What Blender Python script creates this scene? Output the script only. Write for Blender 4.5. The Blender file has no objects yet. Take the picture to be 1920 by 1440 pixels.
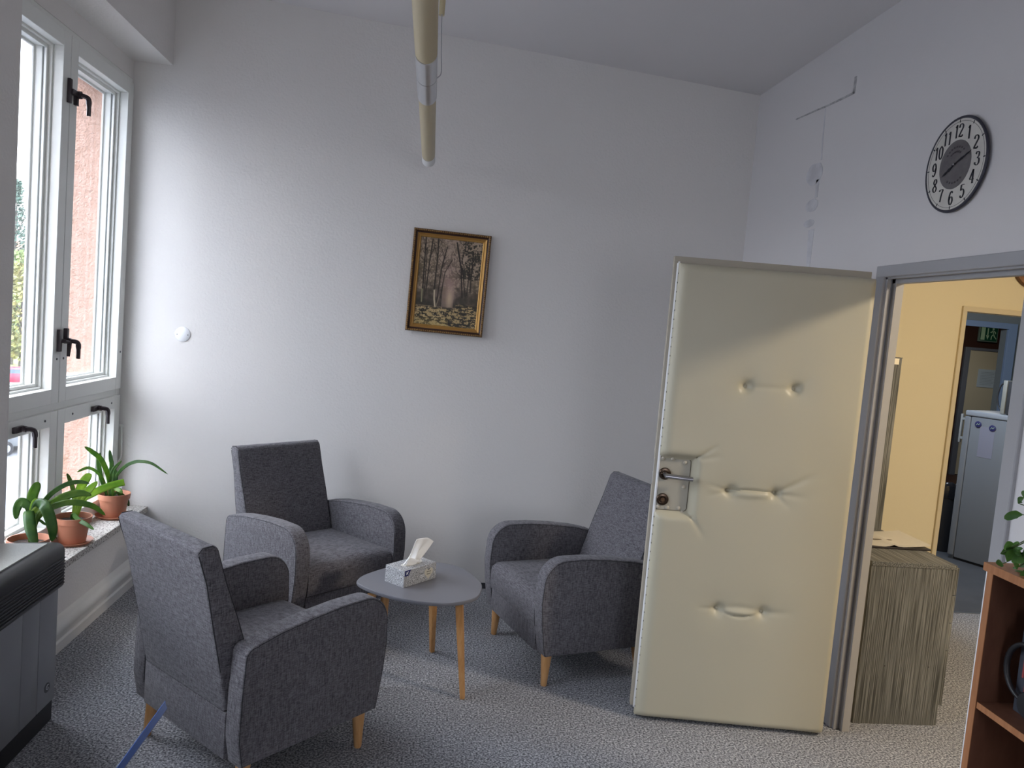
import bpy, bmesh, math, random
import numpy as np
from mathutils import Vector, Matrix, noise as mnoise
random.seed(7)
S = bpy.context.scene
COL = S.collection
R = math.radians

# ------------------------------------------------------------------ camera
cd = bpy.data.cameras.new('camera'); cam = bpy.data.objects.new('camera', cd); COL.objects.link(cam)
cd.sensor_fit = 'HORIZONTAL'; cd.sensor_width = 36.0; cd.lens = 1450 * 36 / 1920; cd.clip_start = .05; cd.clip_end = 400
rt = Vector((.99117089, -.10251085, .08409400)); up = Vector((-.07530467, .08679252, .99337619)); bk = Vector((-.10913057, -.99093823, .07830667))
M = Matrix((rt, up, bk)).transposed().to_4x4(); M.translation = Vector((0, 0, 1.65)); cam.matrix_world = M
S.camera = cam

# ------------------------------------------------------------------ world: overcast sky, brighter overhead
W = bpy.data.worlds.new('overcast'); S.world = W; W.use_nodes = True
nt = W.node_tree; nt.nodes.clear()
def wn(t, **k):
    n = nt.nodes.new(t)
    for a, b in k.items(): setattr(n, a, b)
    return n
out = wn('ShaderNodeOutputWorld'); bg = wn('ShaderNodeBackground'); geo = wn('ShaderNodeTexCoord'); sep = wn('ShaderNodeSeparateXYZ')
nt.links.new(geo.outputs['Generated'], sep.inputs[0])
mx = wn('ShaderNodeMath', operation='MAXIMUM'); mx.inputs[1].default_value = 0; nt.links.new(sep.outputs[2], mx.inputs[0])
ml = wn('ShaderNodeMath', operation='MULTIPLY_ADD'); ml.inputs[1].default_value = 3.2; ml.inputs[2].default_value = 1.0; nt.links.new(mx.outputs[0], ml.inputs[0])
noi = wn('ShaderNodeTexNoise'); noi.inputs['Scale'].default_value = 4.5; noi.inputs['Detail'].default_value = 5; nt.links.new(geo.outputs['Generated'], noi.inputs['Vector'])
ramp = wn('ShaderNodeValToRGB'); ramp.color_ramp.elements[0].position = .35; ramp.color_ramp.elements[0].color = (.70, .79, .94, 1)
ramp.color_ramp.elements[1].position = .62; ramp.color_ramp.elements[1].color = (.94, .95, 1, 1); nt.links.new(noi.outputs['Fac'], ramp.inputs[0])
SKY = 1.0
sm = wn('ShaderNodeMath', operation='MULTIPLY'); sm.inputs[1].default_value = SKY; nt.links.new(ml.outputs[0], sm.inputs[0])
nt.links.new(ramp.outputs[0], bg.inputs['Color']); nt.links.new(sm.outputs[0], bg.inputs['Strength']); nt.links.new(bg.outputs[0], out.inputs[0])

def area(name, loc, direction, sx, sy, power, color=(1, 1, 1), portal=False, shape='RECTANGLE'):
    l = bpy.data.lights.new(name, 'AREA'); l.shape = shape; l.size = sx; l.size_y = sy; l.energy = power; l.color = color
    o = bpy.data.objects.new(name, l); COL.objects.link(o); o.location = loc
    o.rotation_euler = Vector(direction).to_track_quat('-Z', 'Y').to_euler()
    if portal: l.cycles.is_portal = True
    return o
area('portal_a', (-1.93, 3.88, 1.62), (1, 0, 0), 1.56, 2.5, 1, portal=True)
area('portal_b', (-1.93, 1.83, 1.62), (1, 0, 0), 1.55, 2.5, 1, portal=True)
area('portal_fill', (1.15, -2.78, 1.55), (0, 1, 0), 1.1, 1.5, 1, portal=True)  # portal for the opening added behind the camera as frontal fill
area('hall_lamp_light', (3.62, 1.58, 2.76), (-.4, .2, -1), .34, .34, 13.5, (1, .86, .68))
area('kitchen_fill_light', (3.5, 5.15, 2.3), (1, .35, -.9), .35, .35, 5.5, (.70, .83, 1))  # added fill standing in for bluish window light on the fridge
area('far_hall_fill_light', (6.9, 9.0, 2.6), (0, 0, -1), .5, .5, 3.0, (.95, .93, .85))  # added fill for the closed far hall, no fixture known there
S.view_settings.view_transform = 'Standard'; S.view_settings.look = 'None'; S.view_settings.gamma = 1; S.view_settings.use_curve_mapping = False
S.view_settings.exposure = 2.45
S.cycles.use_denoising = True; S.cycles.max_bounces = 10; S.cycles.diffuse_bounces = 7; S.cycles.transparent_max_bounces = 16; S.cycles.caustics_reflective = False; S.cycles.caustics_refractive = False
S.cycles.sample_clamp_indirect = 6

# ------------------------------------------------------------------ materials
MATS = {}
def mat(name, color, rough=.6, metal=0, bump=0, bscale=200, spec=.4, noise_mix=None, nscale=50, stretch=(1, 1, 1), bdist=.002, detail=4, coat=0, nlo=.35, nhi=.65, sheen=0):
    """principled with optional colour noise (noise_mix = second colour) and bump, in object coordinates"""
    if name in MATS: return MATS[name]
    m = bpy.data.materials.new(name); m.use_nodes = True; t = m.node_tree; b = t.nodes['Principled BSDF']
    c = tuple(color) + (1,)
    b.inputs['Base Color'].default_value = c; b.inputs['Roughness'].default_value = rough; b.inputs['Metallic'].default_value = metal
    b.inputs['Specular IOR Level'].default_value = spec; b.inputs['Coat Weight'].default_value = coat
    if sheen: b.inputs['Sheen Weight'].default_value = sheen; b.inputs['Sheen Roughness'].default_value = .5
    if noise_mix is not None or bump:
        tc = t.nodes.new('ShaderNodeTexCoord'); mp = t.nodes.new('ShaderNodeMapping'); mp.inputs['Scale'].default_value = stretch
        t.links.new(tc.outputs['Object'], mp.inputs[0])
    if noise_mix is not None:
        n = t.nodes.new('ShaderNodeTexNoise'); n.inputs['Scale'].default_value = nscale; n.inputs['Detail'].default_value = detail
        t.links.new(mp.outputs[0], n.inputs['Vector'])
        r = t.nodes.new('ShaderNodeValToRGB'); r.color_ramp.elements[0].position = nlo; r.color_ramp.elements[1].position = nhi
        r.color_ramp.elements[0].color = c; r.color_ramp.elements[1].color = tuple(noise_mix) + (1,)
        t.links.new(n.outputs['Fac'], r.inputs[0]); t.links.new(r.outputs[0], b.inputs['Base Color'])
    if bump:
        n2 = t.nodes.new('ShaderNodeTexNoise'); n2.inputs['Scale'].default_value = bscale; n2.inputs['Detail'].default_value = 3
        t.links.new(mp.outputs[0], n2.inputs['Vector'])
        bp = t.nodes.new('ShaderNodeBump'); bp.inputs['Strength'].default_value = bump; bp.inputs['Distance'].default_value = bdist
        t.links.new(n2.outputs['Fac'], bp.inputs['Height']); t.links.new(bp.outputs[0], b.inputs['Normal'])
    MATS[name] = m; return m
def emis(name, color, strength):
    m = bpy.data.materials.new(name); m.use_nodes = True; t = m.node_tree; t.nodes.clear()
    e = t.nodes.new('ShaderNodeEmission'); e.inputs[0].default_value = tuple(color) + (1,); e.inputs[1].default_value = strength
    o = t.nodes.new('ShaderNodeOutputMaterial'); t.links.new(e.outputs[0], o.inputs[0]); return m
def glass_mat():
    m = bpy.data.materials.new('window_glass'); m.use_nodes = True; t = m.node_tree; t.nodes.clear()
    o = t.nodes.new('ShaderNodeOutputMaterial'); tr = t.nodes.new('ShaderNodeBsdfTransparent'); tr.inputs[0].default_value = (.975, .98, .985, 1)
    g = t.nodes.new('ShaderNodeBsdfGlossy'); g.inputs['Roughness'].default_value = .02
    lw = t.nodes.new('ShaderNodeLayerWeight'); lw.inputs[0].default_value = .5; pw = t.nodes.new('ShaderNodeMath'); pw.operation = 'POWER'; pw.inputs[1].default_value = 4
    f = t.nodes.new('ShaderNodeMath'); f.operation = 'MULTIPLY_ADD'; f.inputs[1].default_value = .5; f.inputs[2].default_value = .02; t.links.new(lw.outputs['Facing'], pw.inputs[0]); t.links.new(pw.outputs[0], f.inputs[0]); mx = t.nodes.new('ShaderNodeMixShader')
    t.links.new(f.outputs[0], mx.inputs[0]); t.links.new(tr.outputs[0], mx.inputs[1]); t.links.new(g.outputs[0], mx.inputs[2]); t.links.new(mx.outputs[0], o.inputs[0]); return m

PLASTER = mat('plaster', (.72, .70, .68), .92, bump=.55, bscale=75, bdist=.0035, spec=.15)
PLASTER2 = mat('smooth_plaster', (.67, .65, .65), .92, bump=.25, bscale=40, bdist=.002, spec=.15)
YELLOW = mat('yellow_paint', (.74, .66, .47), .9, bump=.2, bscale=60, spec=.15)
STUCCO = mat('pink_stucco', (.36, .22, .165), .95, bump=1, bscale=70, bdist=.012, spec=.1, noise_mix=(.44, .28, .22), nscale=30)
WINWHITE = mat('old_white_gloss', (.74, .75, .72), .42, bump=.15, bscale=12)
WINEDGE = mat('old_white_edge', (.42, .40, .37), .6, bump=.2, bscale=30, noise_mix=(.55, .53, .49), nscale=20)
DARKLINE = mat('dark_rubber', (.05, .05, .05), .7)
GLASS = glass_mat()
HANDLE = mat('brown_plastic', (.035, .025, .03), .38)
STEEL = mat('brushed_steel', (.55, .55, .55), .3, 1)
TERRA = mat('terracotta_plastic', (.46, .19, .115), .5)
SOIL = mat('soil', (.02, .013, .01), .95, bump=1, bscale=60, bdist=.01, noise_mix=(.05, .033, .025), nscale=90)
SILL = mat('terrazzo', (.55, .53, .50), .5, noise_mix=(.12, .11, .10), nscale=110, nlo=.52, nhi=.60, detail=2)
LEAFD = mat('dark_leaf', (.045, .12, .03), .4, noise_mix=(.08, .18, .035), nscale=25)
LEAFL = mat('light_leaf', (.34, .48, .07), .42, noise_mix=(.20, .36, .05), nscale=18)
BLACKP = mat('black_plastic', (.018, .018, .02), .42)
PANELG = mat('grey_enamel', (.27, .275, .29), .42, metal=.25)
HTOP = mat('speckled_top', (.52, .52, .48), .5, noise_mix=(.64, .64, .59), nscale=300)
BLUEFR = mat('blue_grey_enamel', (.36, .36, .375), .45)
BLUEDK = mat('blue_paint', (.16, .20, .29), .6)
LEATHER = mat('cream_leatherette', (.48, .445, .335), .42, bump=.12, bscale=260, bdist=.0006, spec=.45)
CREAM = mat('cream_paint', (.50, .46, .38), .5)
WHITEP = mat('white_paint', (.74, .74, .74), .5)
OAK = mat('beech_wood', (.50, .26, .10), .45, noise_mix=(.60, .34, .15), nscale=14, stretch=(6, 6, .8))
BAMBOO = mat('bamboo_wood', (.45, .22, .075), .42, noise_mix=(.55, .30, .12), nscale=16, stretch=(6, 6, .6))
TABLEG = mat('grey_lacquer', (.165, .165, .185), .34, spec=.5)
GREYWOOD = mat('grey_driftwood', (.055, .055, .05), .6, noise_mix=(.235, .235, .22), nscale=7, stretch=(34, 34, .45), nlo=.40, nhi=.64, detail=6, bump=.1, bscale=8)
SHELFWOOD = mat('pear_wood_edge', (.33, .135, .055), .5, noise_mix=(.40, .175, .075), nscale=10, stretch=(8, 8, 1))
SHELFIN = mat('dark_shelf_laminate', (.115, .045, .025), .55, noise_mix=(.14, .058, .033), nscale=12, stretch=(3, 3, 1))
GOLD = mat('aged_gold', (.40, .21, .055), .42, .45, bump=.3, bscale=60)
DGOLD = mat('dark_bronze', (.09, .045, .02), .5, .2, bump=.6, bscale=120, noise_mix=(.30, .17, .06), nscale=170, nlo=.5, nhi=.62)
CLOCKW = mat('clock_cream', (.62, .60, .55), .6, noise_mix=(.54, .52, .48), nscale=12)
INK = mat('ink', (.012, .012, .02), .5)
CLOCKG = mat('clock_grey', (.115, .105, .11), .6, noise_mix=(.15, .14, .14), nscale=20)
TUBE = mat('yellowed_tube', (.50, .42, .26), .4)
ALU = mat('aluminium', (.60, .61, .64), .28, 1)
PAPER = mat('paper', (.74, .74, .76), .8)
PAPERT = mat('tissue_paper', (.86, .86, .85), .85)
NAVY = mat('navy_ink', (.02, .025, .12), .5)
FRIDGE = mat('fridge_enamel', (.17, .18, .195), .4)
BROWN = mat('brown_laminate', (.045, .017, .012), .5)
LINO = mat('dark_linoleum', (.075, .08, .09), .5, noise_mix=(.09, .095, .105), nscale=6)
BASEW = mat('worn_white_wood', (.74, .73, .70), .5, bump=.3, bscale=15, noise_mix=(.60, .59, .55), nscale=5, stretch=(1, .3, 1), nlo=.5, nhi=.75)
STAIN = mat('plaster_stain', (.52, .515, .54), .9, bump=.4, bscale=50, noise_mix=(.66, .655, .68), nscale=14)
CRACK = mat('crack_grey', (.30, .29, .30), .9, noise_mix=(.5, .49, .5), nscale=40)

def carpet(name, a, b, c):
    m = bpy.data.materials.new(name); m.use_nodes = True; t = m.node_tree; p = t.nodes['Principled BSDF']
    tc = t.nodes.new('ShaderNodeTexCoord'); n = t.nodes.new('ShaderNodeTexNoise'); n.inputs['Scale'].default_value = 120; n.inputs['Detail'].default_value = 3; n.inputs['Roughness'].default_value = .7
    t.links.new(tc.outputs['Object'], n.inputs['Vector'])
    r = t.nodes.new('ShaderNodeValToRGB'); r.color_ramp.elements[0].position = .36; r.color_ramp.elements[0].color = a + (1,)
    r.color_ramp.elements[1].position = .66; r.color_ramp.elements[1].color = c + (1,); e = r.color_ramp.elements.new(.5); e.color = b + (1,)
    t.links.new(n.outputs['Fac'], r.inputs[0])
    n3 = t.nodes.new('ShaderNodeTexNoise'); n3.inputs['Scale'].default_value = 1.6; t.links.new(tc.outputs['Object'], n3.inputs['Vector'])
    mr = t.nodes.new('ShaderNodeMapRange'); mr.inputs[1].default_value = .3; mr.inputs[2].default_value = .7; mr.inputs[3].default_value = .88; mr.inputs[4].default_value = 1.1; t.links.new(n3.outputs['Fac'], mr.inputs[0])
    mm = t.nodes.new('ShaderNodeVectorMath'); mm.operation = 'SCALE'; t.links.new(r.outputs[0], mm.inputs[0]); t.links.new(mr.outputs[0], mm.inputs['Scale']); t.links.new(mm.outputs[0], p.inputs['Base Color'])
    bp = t.nodes.new('ShaderNodeBump'); bp.inputs['Strength'].default_value = .9; bp.inputs['Distance'].default_value = .006
    t.links.new(n.outputs['Fac'], bp.inputs['Height']); t.links.new(bp.outputs[0], p.inputs['Normal'])
    p.inputs['Roughness'].default_value = .95; p.inputs['Specular IOR Level'].default_value = .1
    return m
CARPET = carpet('grey_carpet', (.06, .062, .07), (.26, .265, .285), (.60, .605, .63))
def fabric():
    m = bpy.data.materials.new('grey_woven_fabric'); m.use_nodes = True; t = m.node_tree; p = t.nodes['Principled BSDF']
    tc = t.nodes.new('ShaderNodeTexCoord')
    fac = []
    for st in ((260, 260, 40), (40, 60, 300), (700, 700, 700)):
        mp = t.nodes.new('ShaderNodeMapping'); mp.inputs['Scale'].default_value = st; t.links.new(tc.outputs['Object'], mp.inputs[0])
        n = t.nodes.new('ShaderNodeTexNoise'); n.inputs['Scale'].default_value = 1; n.inputs['Detail'].default_value = 2; t.links.new(mp.outputs[0], n.inputs['Vector']); fac.append(n)
    a = t.nodes.new('ShaderNodeMath'); a.operation = 'ADD'; t.links.new(fac[0].outputs['Fac'], a.inputs[0]); t.links.new(fac[1].outputs['Fac'], a.inputs[1])
    a2 = t.nodes.new('ShaderNodeMath'); a2.operation = 'ADD'; t.links.new(a.outputs[0], a2.inputs[0]); t.links.new(fac[2].outputs['Fac'], a2.inputs[1])
    d = t.nodes.new('ShaderNodeMath'); d.operation = 'DIVIDE'; d.inputs[1].default_value = 3; t.links.new(a2.outputs[0], d.inputs[0])
    r = t.nodes.new('ShaderNodeValToRGB'); r.color_ramp.elements[0].position = .38; r.color_ramp.elements[0].color = (.045, .042, .048, 1)
    r.color_ramp.elements[1].position = .63; r.color_ramp.elements[1].color = (.20, .192, .21, 1); t.links.new(d.outputs[0], r.inputs[0]); t.links.new(r.outputs[0], p.inputs['Base Color'])
    bp = t.nodes.new('ShaderNodeBump'); bp.inputs['Strength'].default_value = .5; bp.inputs['Distance'].default_value = .0015; t.links.new(d.outputs[0], bp.inputs['Height']); t.links.new(bp.outputs[0], p.inputs['Normal'])
    p.inputs['Roughness'].default_value = .9; p.inputs['Specular IOR Level'].default_value = .2; p.inputs['Sheen Weight'].default_value = .12
    return m
FABRIC = fabric()
SEAM = mat('seam_thread', (.03, .03, .034), .9)

def translucent(m, k):
    t = m.node_tree; p = t.nodes['Principled BSDF']; o = t.nodes['Material Output']; tr = t.nodes.new('ShaderNodeBsdfTranslucent'); mx = t.nodes.new('ShaderNodeMixShader'); mx.inputs[0].default_value = k
    src = p.inputs['Base Color'].links[0].from_socket; br = t.nodes.new('ShaderNodeVectorMath'); br.operation = 'SCALE'; br.inputs['Scale'].default_value = 1.8
    t.links.new(src, br.inputs[0]); t.links.new(br.outputs[0], tr.inputs[0]); t.links.new(p.outputs[0], mx.inputs[1]); t.links.new(tr.outputs[0], mx.inputs[2]); t.links.new(mx.outputs[0], o.inputs[0])
translucent(LEAFD, .3); translucent(LEAFL, .45)

# ------------------------------------------------------------------ mesh helpers
def obj(name, bm, m, parent=None, smooth=False, loc=None, rotz=None, label=None, recalc=True):
    if recalc: bmesh.ops.recalc_face_normals(bm, faces=bm.faces)
    me = bpy.data.meshes.new(name); bm.to_mesh(me); bm.free()
    for x in (m if isinstance(m, (list, tuple)) else [m]): me.materials.append(x)
    if smooth:
        me.shade_smooth(); me.set_sharp_from_angle(angle=R(smooth if smooth is not True else 40))
    o = bpy.data.objects.new(name, me); COL.objects.link(o)
    if parent: o.parent = parent
    if loc: o.location = loc
    if rotz is not None: o.rotation_euler.z = rotz
    if label: o['label'] = label
    return o
def tag(o, label, cat, group=None, kind=None):
    o['label'] = label; o['category'] = cat
    if group: o['group'] = group
    if kind: o['kind'] = kind
    return o
def thing(name, label, cat, loc=(0, 0, 0), rotz=0, group=None):
    o = bpy.data.objects.new(name, None); COL.objects.link(o); o.location = loc; o.rotation_euler.z = rotz; o.empty_display_size = .1
    return tag(o, label, cat, group)
def struct(name, bm, m, parent=None, smooth=False, label=None):
    o = obj(name, bm, m, parent, smooth, label=label)
    if not parent: o['kind'] = 'structure'
    return o
def sroot(name, label=None):
    o = bpy.data.objects.new(name, None); COL.objects.link(o); o['kind'] = 'structure'
    if label: o['label'] = label
    return o
def box(bm, x0, x1, y0, y1, z0, z1, bev=0, seg=2, mi=0):
    b2 = bmesh.new(); bmesh.ops.create_cube(b2, size=1)
    for v in b2.verts: v.co = Vector(((x0 + x1) / 2 + v.co.x * (x1 - x0), (y0 + y1) / 2 + v.co.y * (y1 - y0), (z0 + z1) / 2 + v.co.z * (z1 - z0)))
    if bev: bmesh.ops.bevel(b2, geom=b2.edges[:], offset=bev, segments=seg, affect='EDGES', profile=.5)
    join(bm, b2, mi); return bm
def join(bm, b2, mi=0, mtx=None):
    vm = {}
    for v in b2.verts: vm[v] = bm.verts.new(mtx @ v.co if mtx else v.co)
    for f in b2.faces:
        try: nf = bm.faces.new([vm[v] for v in f.verts]); nf.material_index = mi if mi else f.material_index; nf.smooth = f.smooth
        except ValueError: pass
    b2.free()
def B(*a, **k): return box(bmesh.new(), *a, **k)
def prism(bm, pts, ax, a, b, bev=0, seg=2, mi=0):
    """closed polygon pts in the two other axes, extruded along axis ax (0,1,2) from a to b"""
    b2 = bmesh.new()
    def P(p, t): l = list(p); l.insert(ax, t); return Vector(l)
    v0 = [b2.verts.new(P(p, a)) for p in pts]; v1 = [b2.verts.new(P(p, b)) for p in pts]; n = len(pts)
    b2.faces.new(v0); b2.faces.new(v1[::-1])
    for i in range(n): b2.faces.new((v0[i], v0[(i + 1) % n], v1[(i + 1) % n], v1[i]))
    bmesh.ops.recalc_face_normals(b2, faces=b2.faces)
    if bev:
        eds = [e for e in b2.edges if any(len(f.verts) > 4 or f.verts[0] in v0 and all(v in v0 for v in f.verts) or all(v in v1 for v in f.verts) for f in e.link_faces)]
        bmesh.ops.bevel(b2, geom=eds, offset=bev, segments=seg, affect='EDGES', profile=.5)
    join(bm, b2, mi); return bm
def tube(bm, pts, r, n=8, mi=0, cap=True, flat=1.0, upv=None):
    """round tube through pts; r number or list"""
    pts = [Vector(p) for p in pts]; m = len(pts); rs = r if isinstance(r, (list, tuple)) else [r] * m
    rings = []; prev = None
    for i, p in enumerate(pts):
        t = (pts[min(i + 1, m - 1)] - pts[max(i - 1, 0)]).normalized()
        u = prev if prev is not None else Vector(upv or ((0, 0, 1) if abs(t.z) < .9 else (1, 0, 0)))
        u = (u - t * u.dot(t)).normalized(); prev = u; w = t.cross(u)
        rings.append([bm.verts.new(p + (u * math.cos(2 * math.pi * k / n) * flat + w * math.sin(2 * math.pi * k / n)) * rs[i]) for k in range(n)])
    for a, b in zip(rings, rings[1:]):
        for k in range(n):
            f = bm.faces.new((a[k], a[(k + 1) % n], b[(k + 1) % n], b[k])); f.material_index = mi
    if cap:
        for q in (rings[0], rings[-1][::-1]):
            f = bm.faces.new(q); f.material_index = mi
    return bm
def lathe(bm, prof, n=32, mtx=None, mi=0, closed=False):
    """profile (r, z) revolved about z"""
    rings = []
    for r, z in prof:
        if r < 1e-6: rings.append([bm.verts.new((mtx @ Vector((0, 0, z))) if mtx else (0, 0, z))])
        else: rings.append([bm.verts.new((mtx @ Vector((r * math.cos(2 * math.pi * k / n), r * math.sin(2 * math.pi * k / n), z))) if mtx else (r * math.cos(2 * math.pi * k / n), r * math.sin(2 * math.pi * k / n), z)) for k in range(n)])
    for a, b in zip(rings, rings[1:]):
        for k in range(n):
            k2 = (k + 1) % n
            if len(a) == 1 and len(b) == 1: continue
            if len(a) == 1: f = bm.faces.new((a[0], b[k], b[k2]))
            elif len(b) == 1: f = bm.faces.new((a[k], a[k2], b[0]))
            else: f = bm.faces.new((a[k], a[k2], b[k2], b[k]))
            f.material_index = mi
    return bm
def arc(cx, cy, r, a0, a1, n=6):
    return [(cx + r * math.cos(R(a0 + (a1 - a0) * i / n)), cy + r * math.sin(R(a0 + (a1 - a0) * i / n))) for i in range(n + 1)]
def copy_tree(o, parent=None):
    c = o.copy(); COL.objects.link(c)
    if parent: c.parent = parent
    for ch in list(o.children): copy_tree(ch, c)
    return c
def catmull(pts, k=6):
    P = [Vector(p) for p in pts]; P = [2 * P[0] - P[1]] + P + [2 * P[-1] - P[-2]]; o = []
    for i in range(1, len(P) - 2):
        for j in range(k):
            t = j / k; a, b, c, d = P[i - 1:i + 3]
            o.append(.5 * ((2 * b) + (c - a) * t + (2 * a - 5 * b + 4 * c - d) * t * t + (3 * b - a - 3 * c + d) * t ** 3))
    o.append(P[-2]); return o

# ------------------------------------------------------------------ room shell
YB = 4.663; XR = 1.88; XR2 = 1.926; XL = -1.575
def cz(x): return 3.153 + (XR - x) * .066
bm = B(-2.1, XR, -2.7, YB, -.06, 0); box(bm, XR, 5.6, .3, 4.62, -.06, 0); struct('floor', bm, CARPET)
struct('floor_kitchen', B(2.6, 7.0, 4.62, 7.2, -.06, 0), LINO)
struct('floor_far_hall', B(4.4, 10.5, 7.2, 10.6, -.06, 0), BROWN)
bm = bmesh.new(); prism(bm, [(-2.1, cz(-2.1)), (XR2, cz(XR2)), (XR2, cz(XR2) + .12), (-2.1, cz(-2.1) + .12)], 1, -2.7, YB + .1); struct('ceiling', bm, PLASTER2)
struct('ceiling_hall', B(XR2, 5.6, .3, 4.6, 2.85, 2.95), PLASTER2)
struct('ceiling_kitchen', B(2.6, 10.5, 4.68, 10.6, 2.7, 2.8), PLASTER2)
struct('wall_back', B(-1.90, XR2, YB, YB + .12, 0, 3.5), PLASTER)
bm = B(-2.1, .6, -2.8, -2.7, 0, 3.5); box(bm, 1.7, XR2, -2.8, -2.7, 0, 3.5); box(bm, .6, 1.7, -2.8, -2.7, 0, .8); box(bm, .6, 1.7, -2.8, -2.7, 2.3, 3.5); struct('wall_front', bm, PLASTER)  # unseen opening added in this wall to give frontal fill light
# right wall with door opening
DY0, DY1, DZ = 2.300, 3.098, 1.975
bm = B(XR, XR2, -2.7, DY0, 0, 3.4); box(bm, XR, XR2, DY1, YB, 0, 3.4); box(bm, XR, XR2, DY0, DY1, DZ, 3.4)
wr = struct('wall_right', bm, PLASTER2)
# repairs on the plaster: thin skim patches and a filled cable groove
def patch(name, pts, m, lab, th=.0016):
    b = bmesh.new(); prism(b, pts, 0, XR - th, XR + .002); o = obj(name, b, m, wr, label=lab)
def strip(pts, w0, w1):
    L_, Rr = [], []
    for i, (y, z) in enumerate(pts):
        a = pts[max(0, i - 1)]; b = pts[min(len(pts) - 1, i + 1)]; d = Vector((b[0] - a[0], b[1] - a[1])).normalized(); w = w0 + (w1 - w0) * i / (len(pts) - 1)
        L_.append((y - d.y * w, z + d.x * w)); Rr.append((y + d.y * w, z - d.x * w))
    return L_ + Rr[::-1]
patch('plaster_crack', strip([(3.542, 2.93), (3.541, 2.85)], .010, .009), CRACK, 'short dark upright end of the crack')
patch('plaster_crack', strip([(3.541, 2.856), (3.64, 2.857), (3.81, 2.862), (3.90, 2.868), (4.13, 2.878)], .006, .0035), CRACK, 'long level crack in the plaster')
patch('plaster_crack', strip([(3.805, 2.85), (3.80, 2.73), (3.789, 2.595)], .004, .006), STAIN, 'faint filled groove running down from the crack')
def blob(cy, cz_, w, h, n=22, sd=0):
    return [(cy + w * math.cos(2 * math.pi * k / n) * (1 + .16 * mnoise.noise(Vector((k * .9, sd, 0)))), cz_ + h * math.sin(2 * math.pi * k / n) * (1 + .2 * mnoise.noise(Vector((k * .7, sd + 5, 0))))) for k in range(n)]
patch('plaster_patch', blob(3.845, 2.535, .085, .055, sd=1), STAIN, 'larger grey skim patch')
patch('plaster_patch', blob(3.835, 2.375, .065, .032, sd=2), STAIN, 'smaller grey skim patch')
patch('plaster_patch', blob(3.845, 2.285, .055, .02, sd=3), STAIN, 'lowest grey skim patch')
patch('plaster_patch', strip([(3.80, 2.50), (3.80, 2.41)], .014, .014), STAIN, 'narrow grey skim band')
patch('plaster_patch', strip([(3.81, 2.25), (3.80, 2.02)], .03, .016), STAIN, 'faint tapering skim band')

# left wall: parapet, pier, lintel; pink facade outside
ZS, WT = .40, 2.93
W1 = (3.115, YB); W2 = (1.05, 2.62)
bm = B(-1.90, -1.60, -2.7, YB, 0, ZS - .03)
for a, b in ((-2.7, W2[0]), (W2[1], W1[0])): box(bm, -1.90, XL, a, b, ZS - .03, WT)
box(bm, -1.76, -1.55, -2.7, YB, WT, 3.5); box(bm, -1.92, -1.76, -2.7, YB, 2.83, 3.5)
box(bm, -1.60, XL, W2[1], W1[0], 0, ZS - .03)
struct('wall_left', bm, PLASTER)
bm = B(-2.08, -1.90, -2.8, 5.6, -6.5, .36)
for a, b in ((-2.8, W2[0] + .03), (W2[1] - .03, W1[0] + .02), (YB - .02, 5.6)): box(bm, -2.08, -1.90, a, b, .36, 2.82)
box(bm, -2.08, -1.90, -2.8, 5.6, 2.82, 3.6)
bmesh.ops.subdivide_edges(bm, edges=bm.edges[:], cuts=0)
struct('wall_facade', bm, STUCCO)
bm = bmesh.new()
for a, b in (W1, W2): box(bm, -1.755, -1.572 if (a, b) == W1 else XL, a, b, ZS - .035, ZS, .003)
struct('trim_1', bm, SILL, label='speckled stone window sill')
# wide old baseboard under the window
prof = [(-1.60, 0), (-1.556, 0), (-1.556, .046), (-1.566, .052), (-1.566, .060), (-1.560, .066)] + arc(-1.588, .098, .034, -30, 85, 7) + [(-1.60, .142)]
bm = bmesh.new(); prism(bm, prof, 1, 3.0, YB); struct('baseboard_left', bm, BASEW, smooth=35)
struct('baseboard_back', B(-1.55, 1.87, YB - .006, YB, 0, .035), mat('dark_carpet_strip', (.05, .052, .06), .9))

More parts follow.
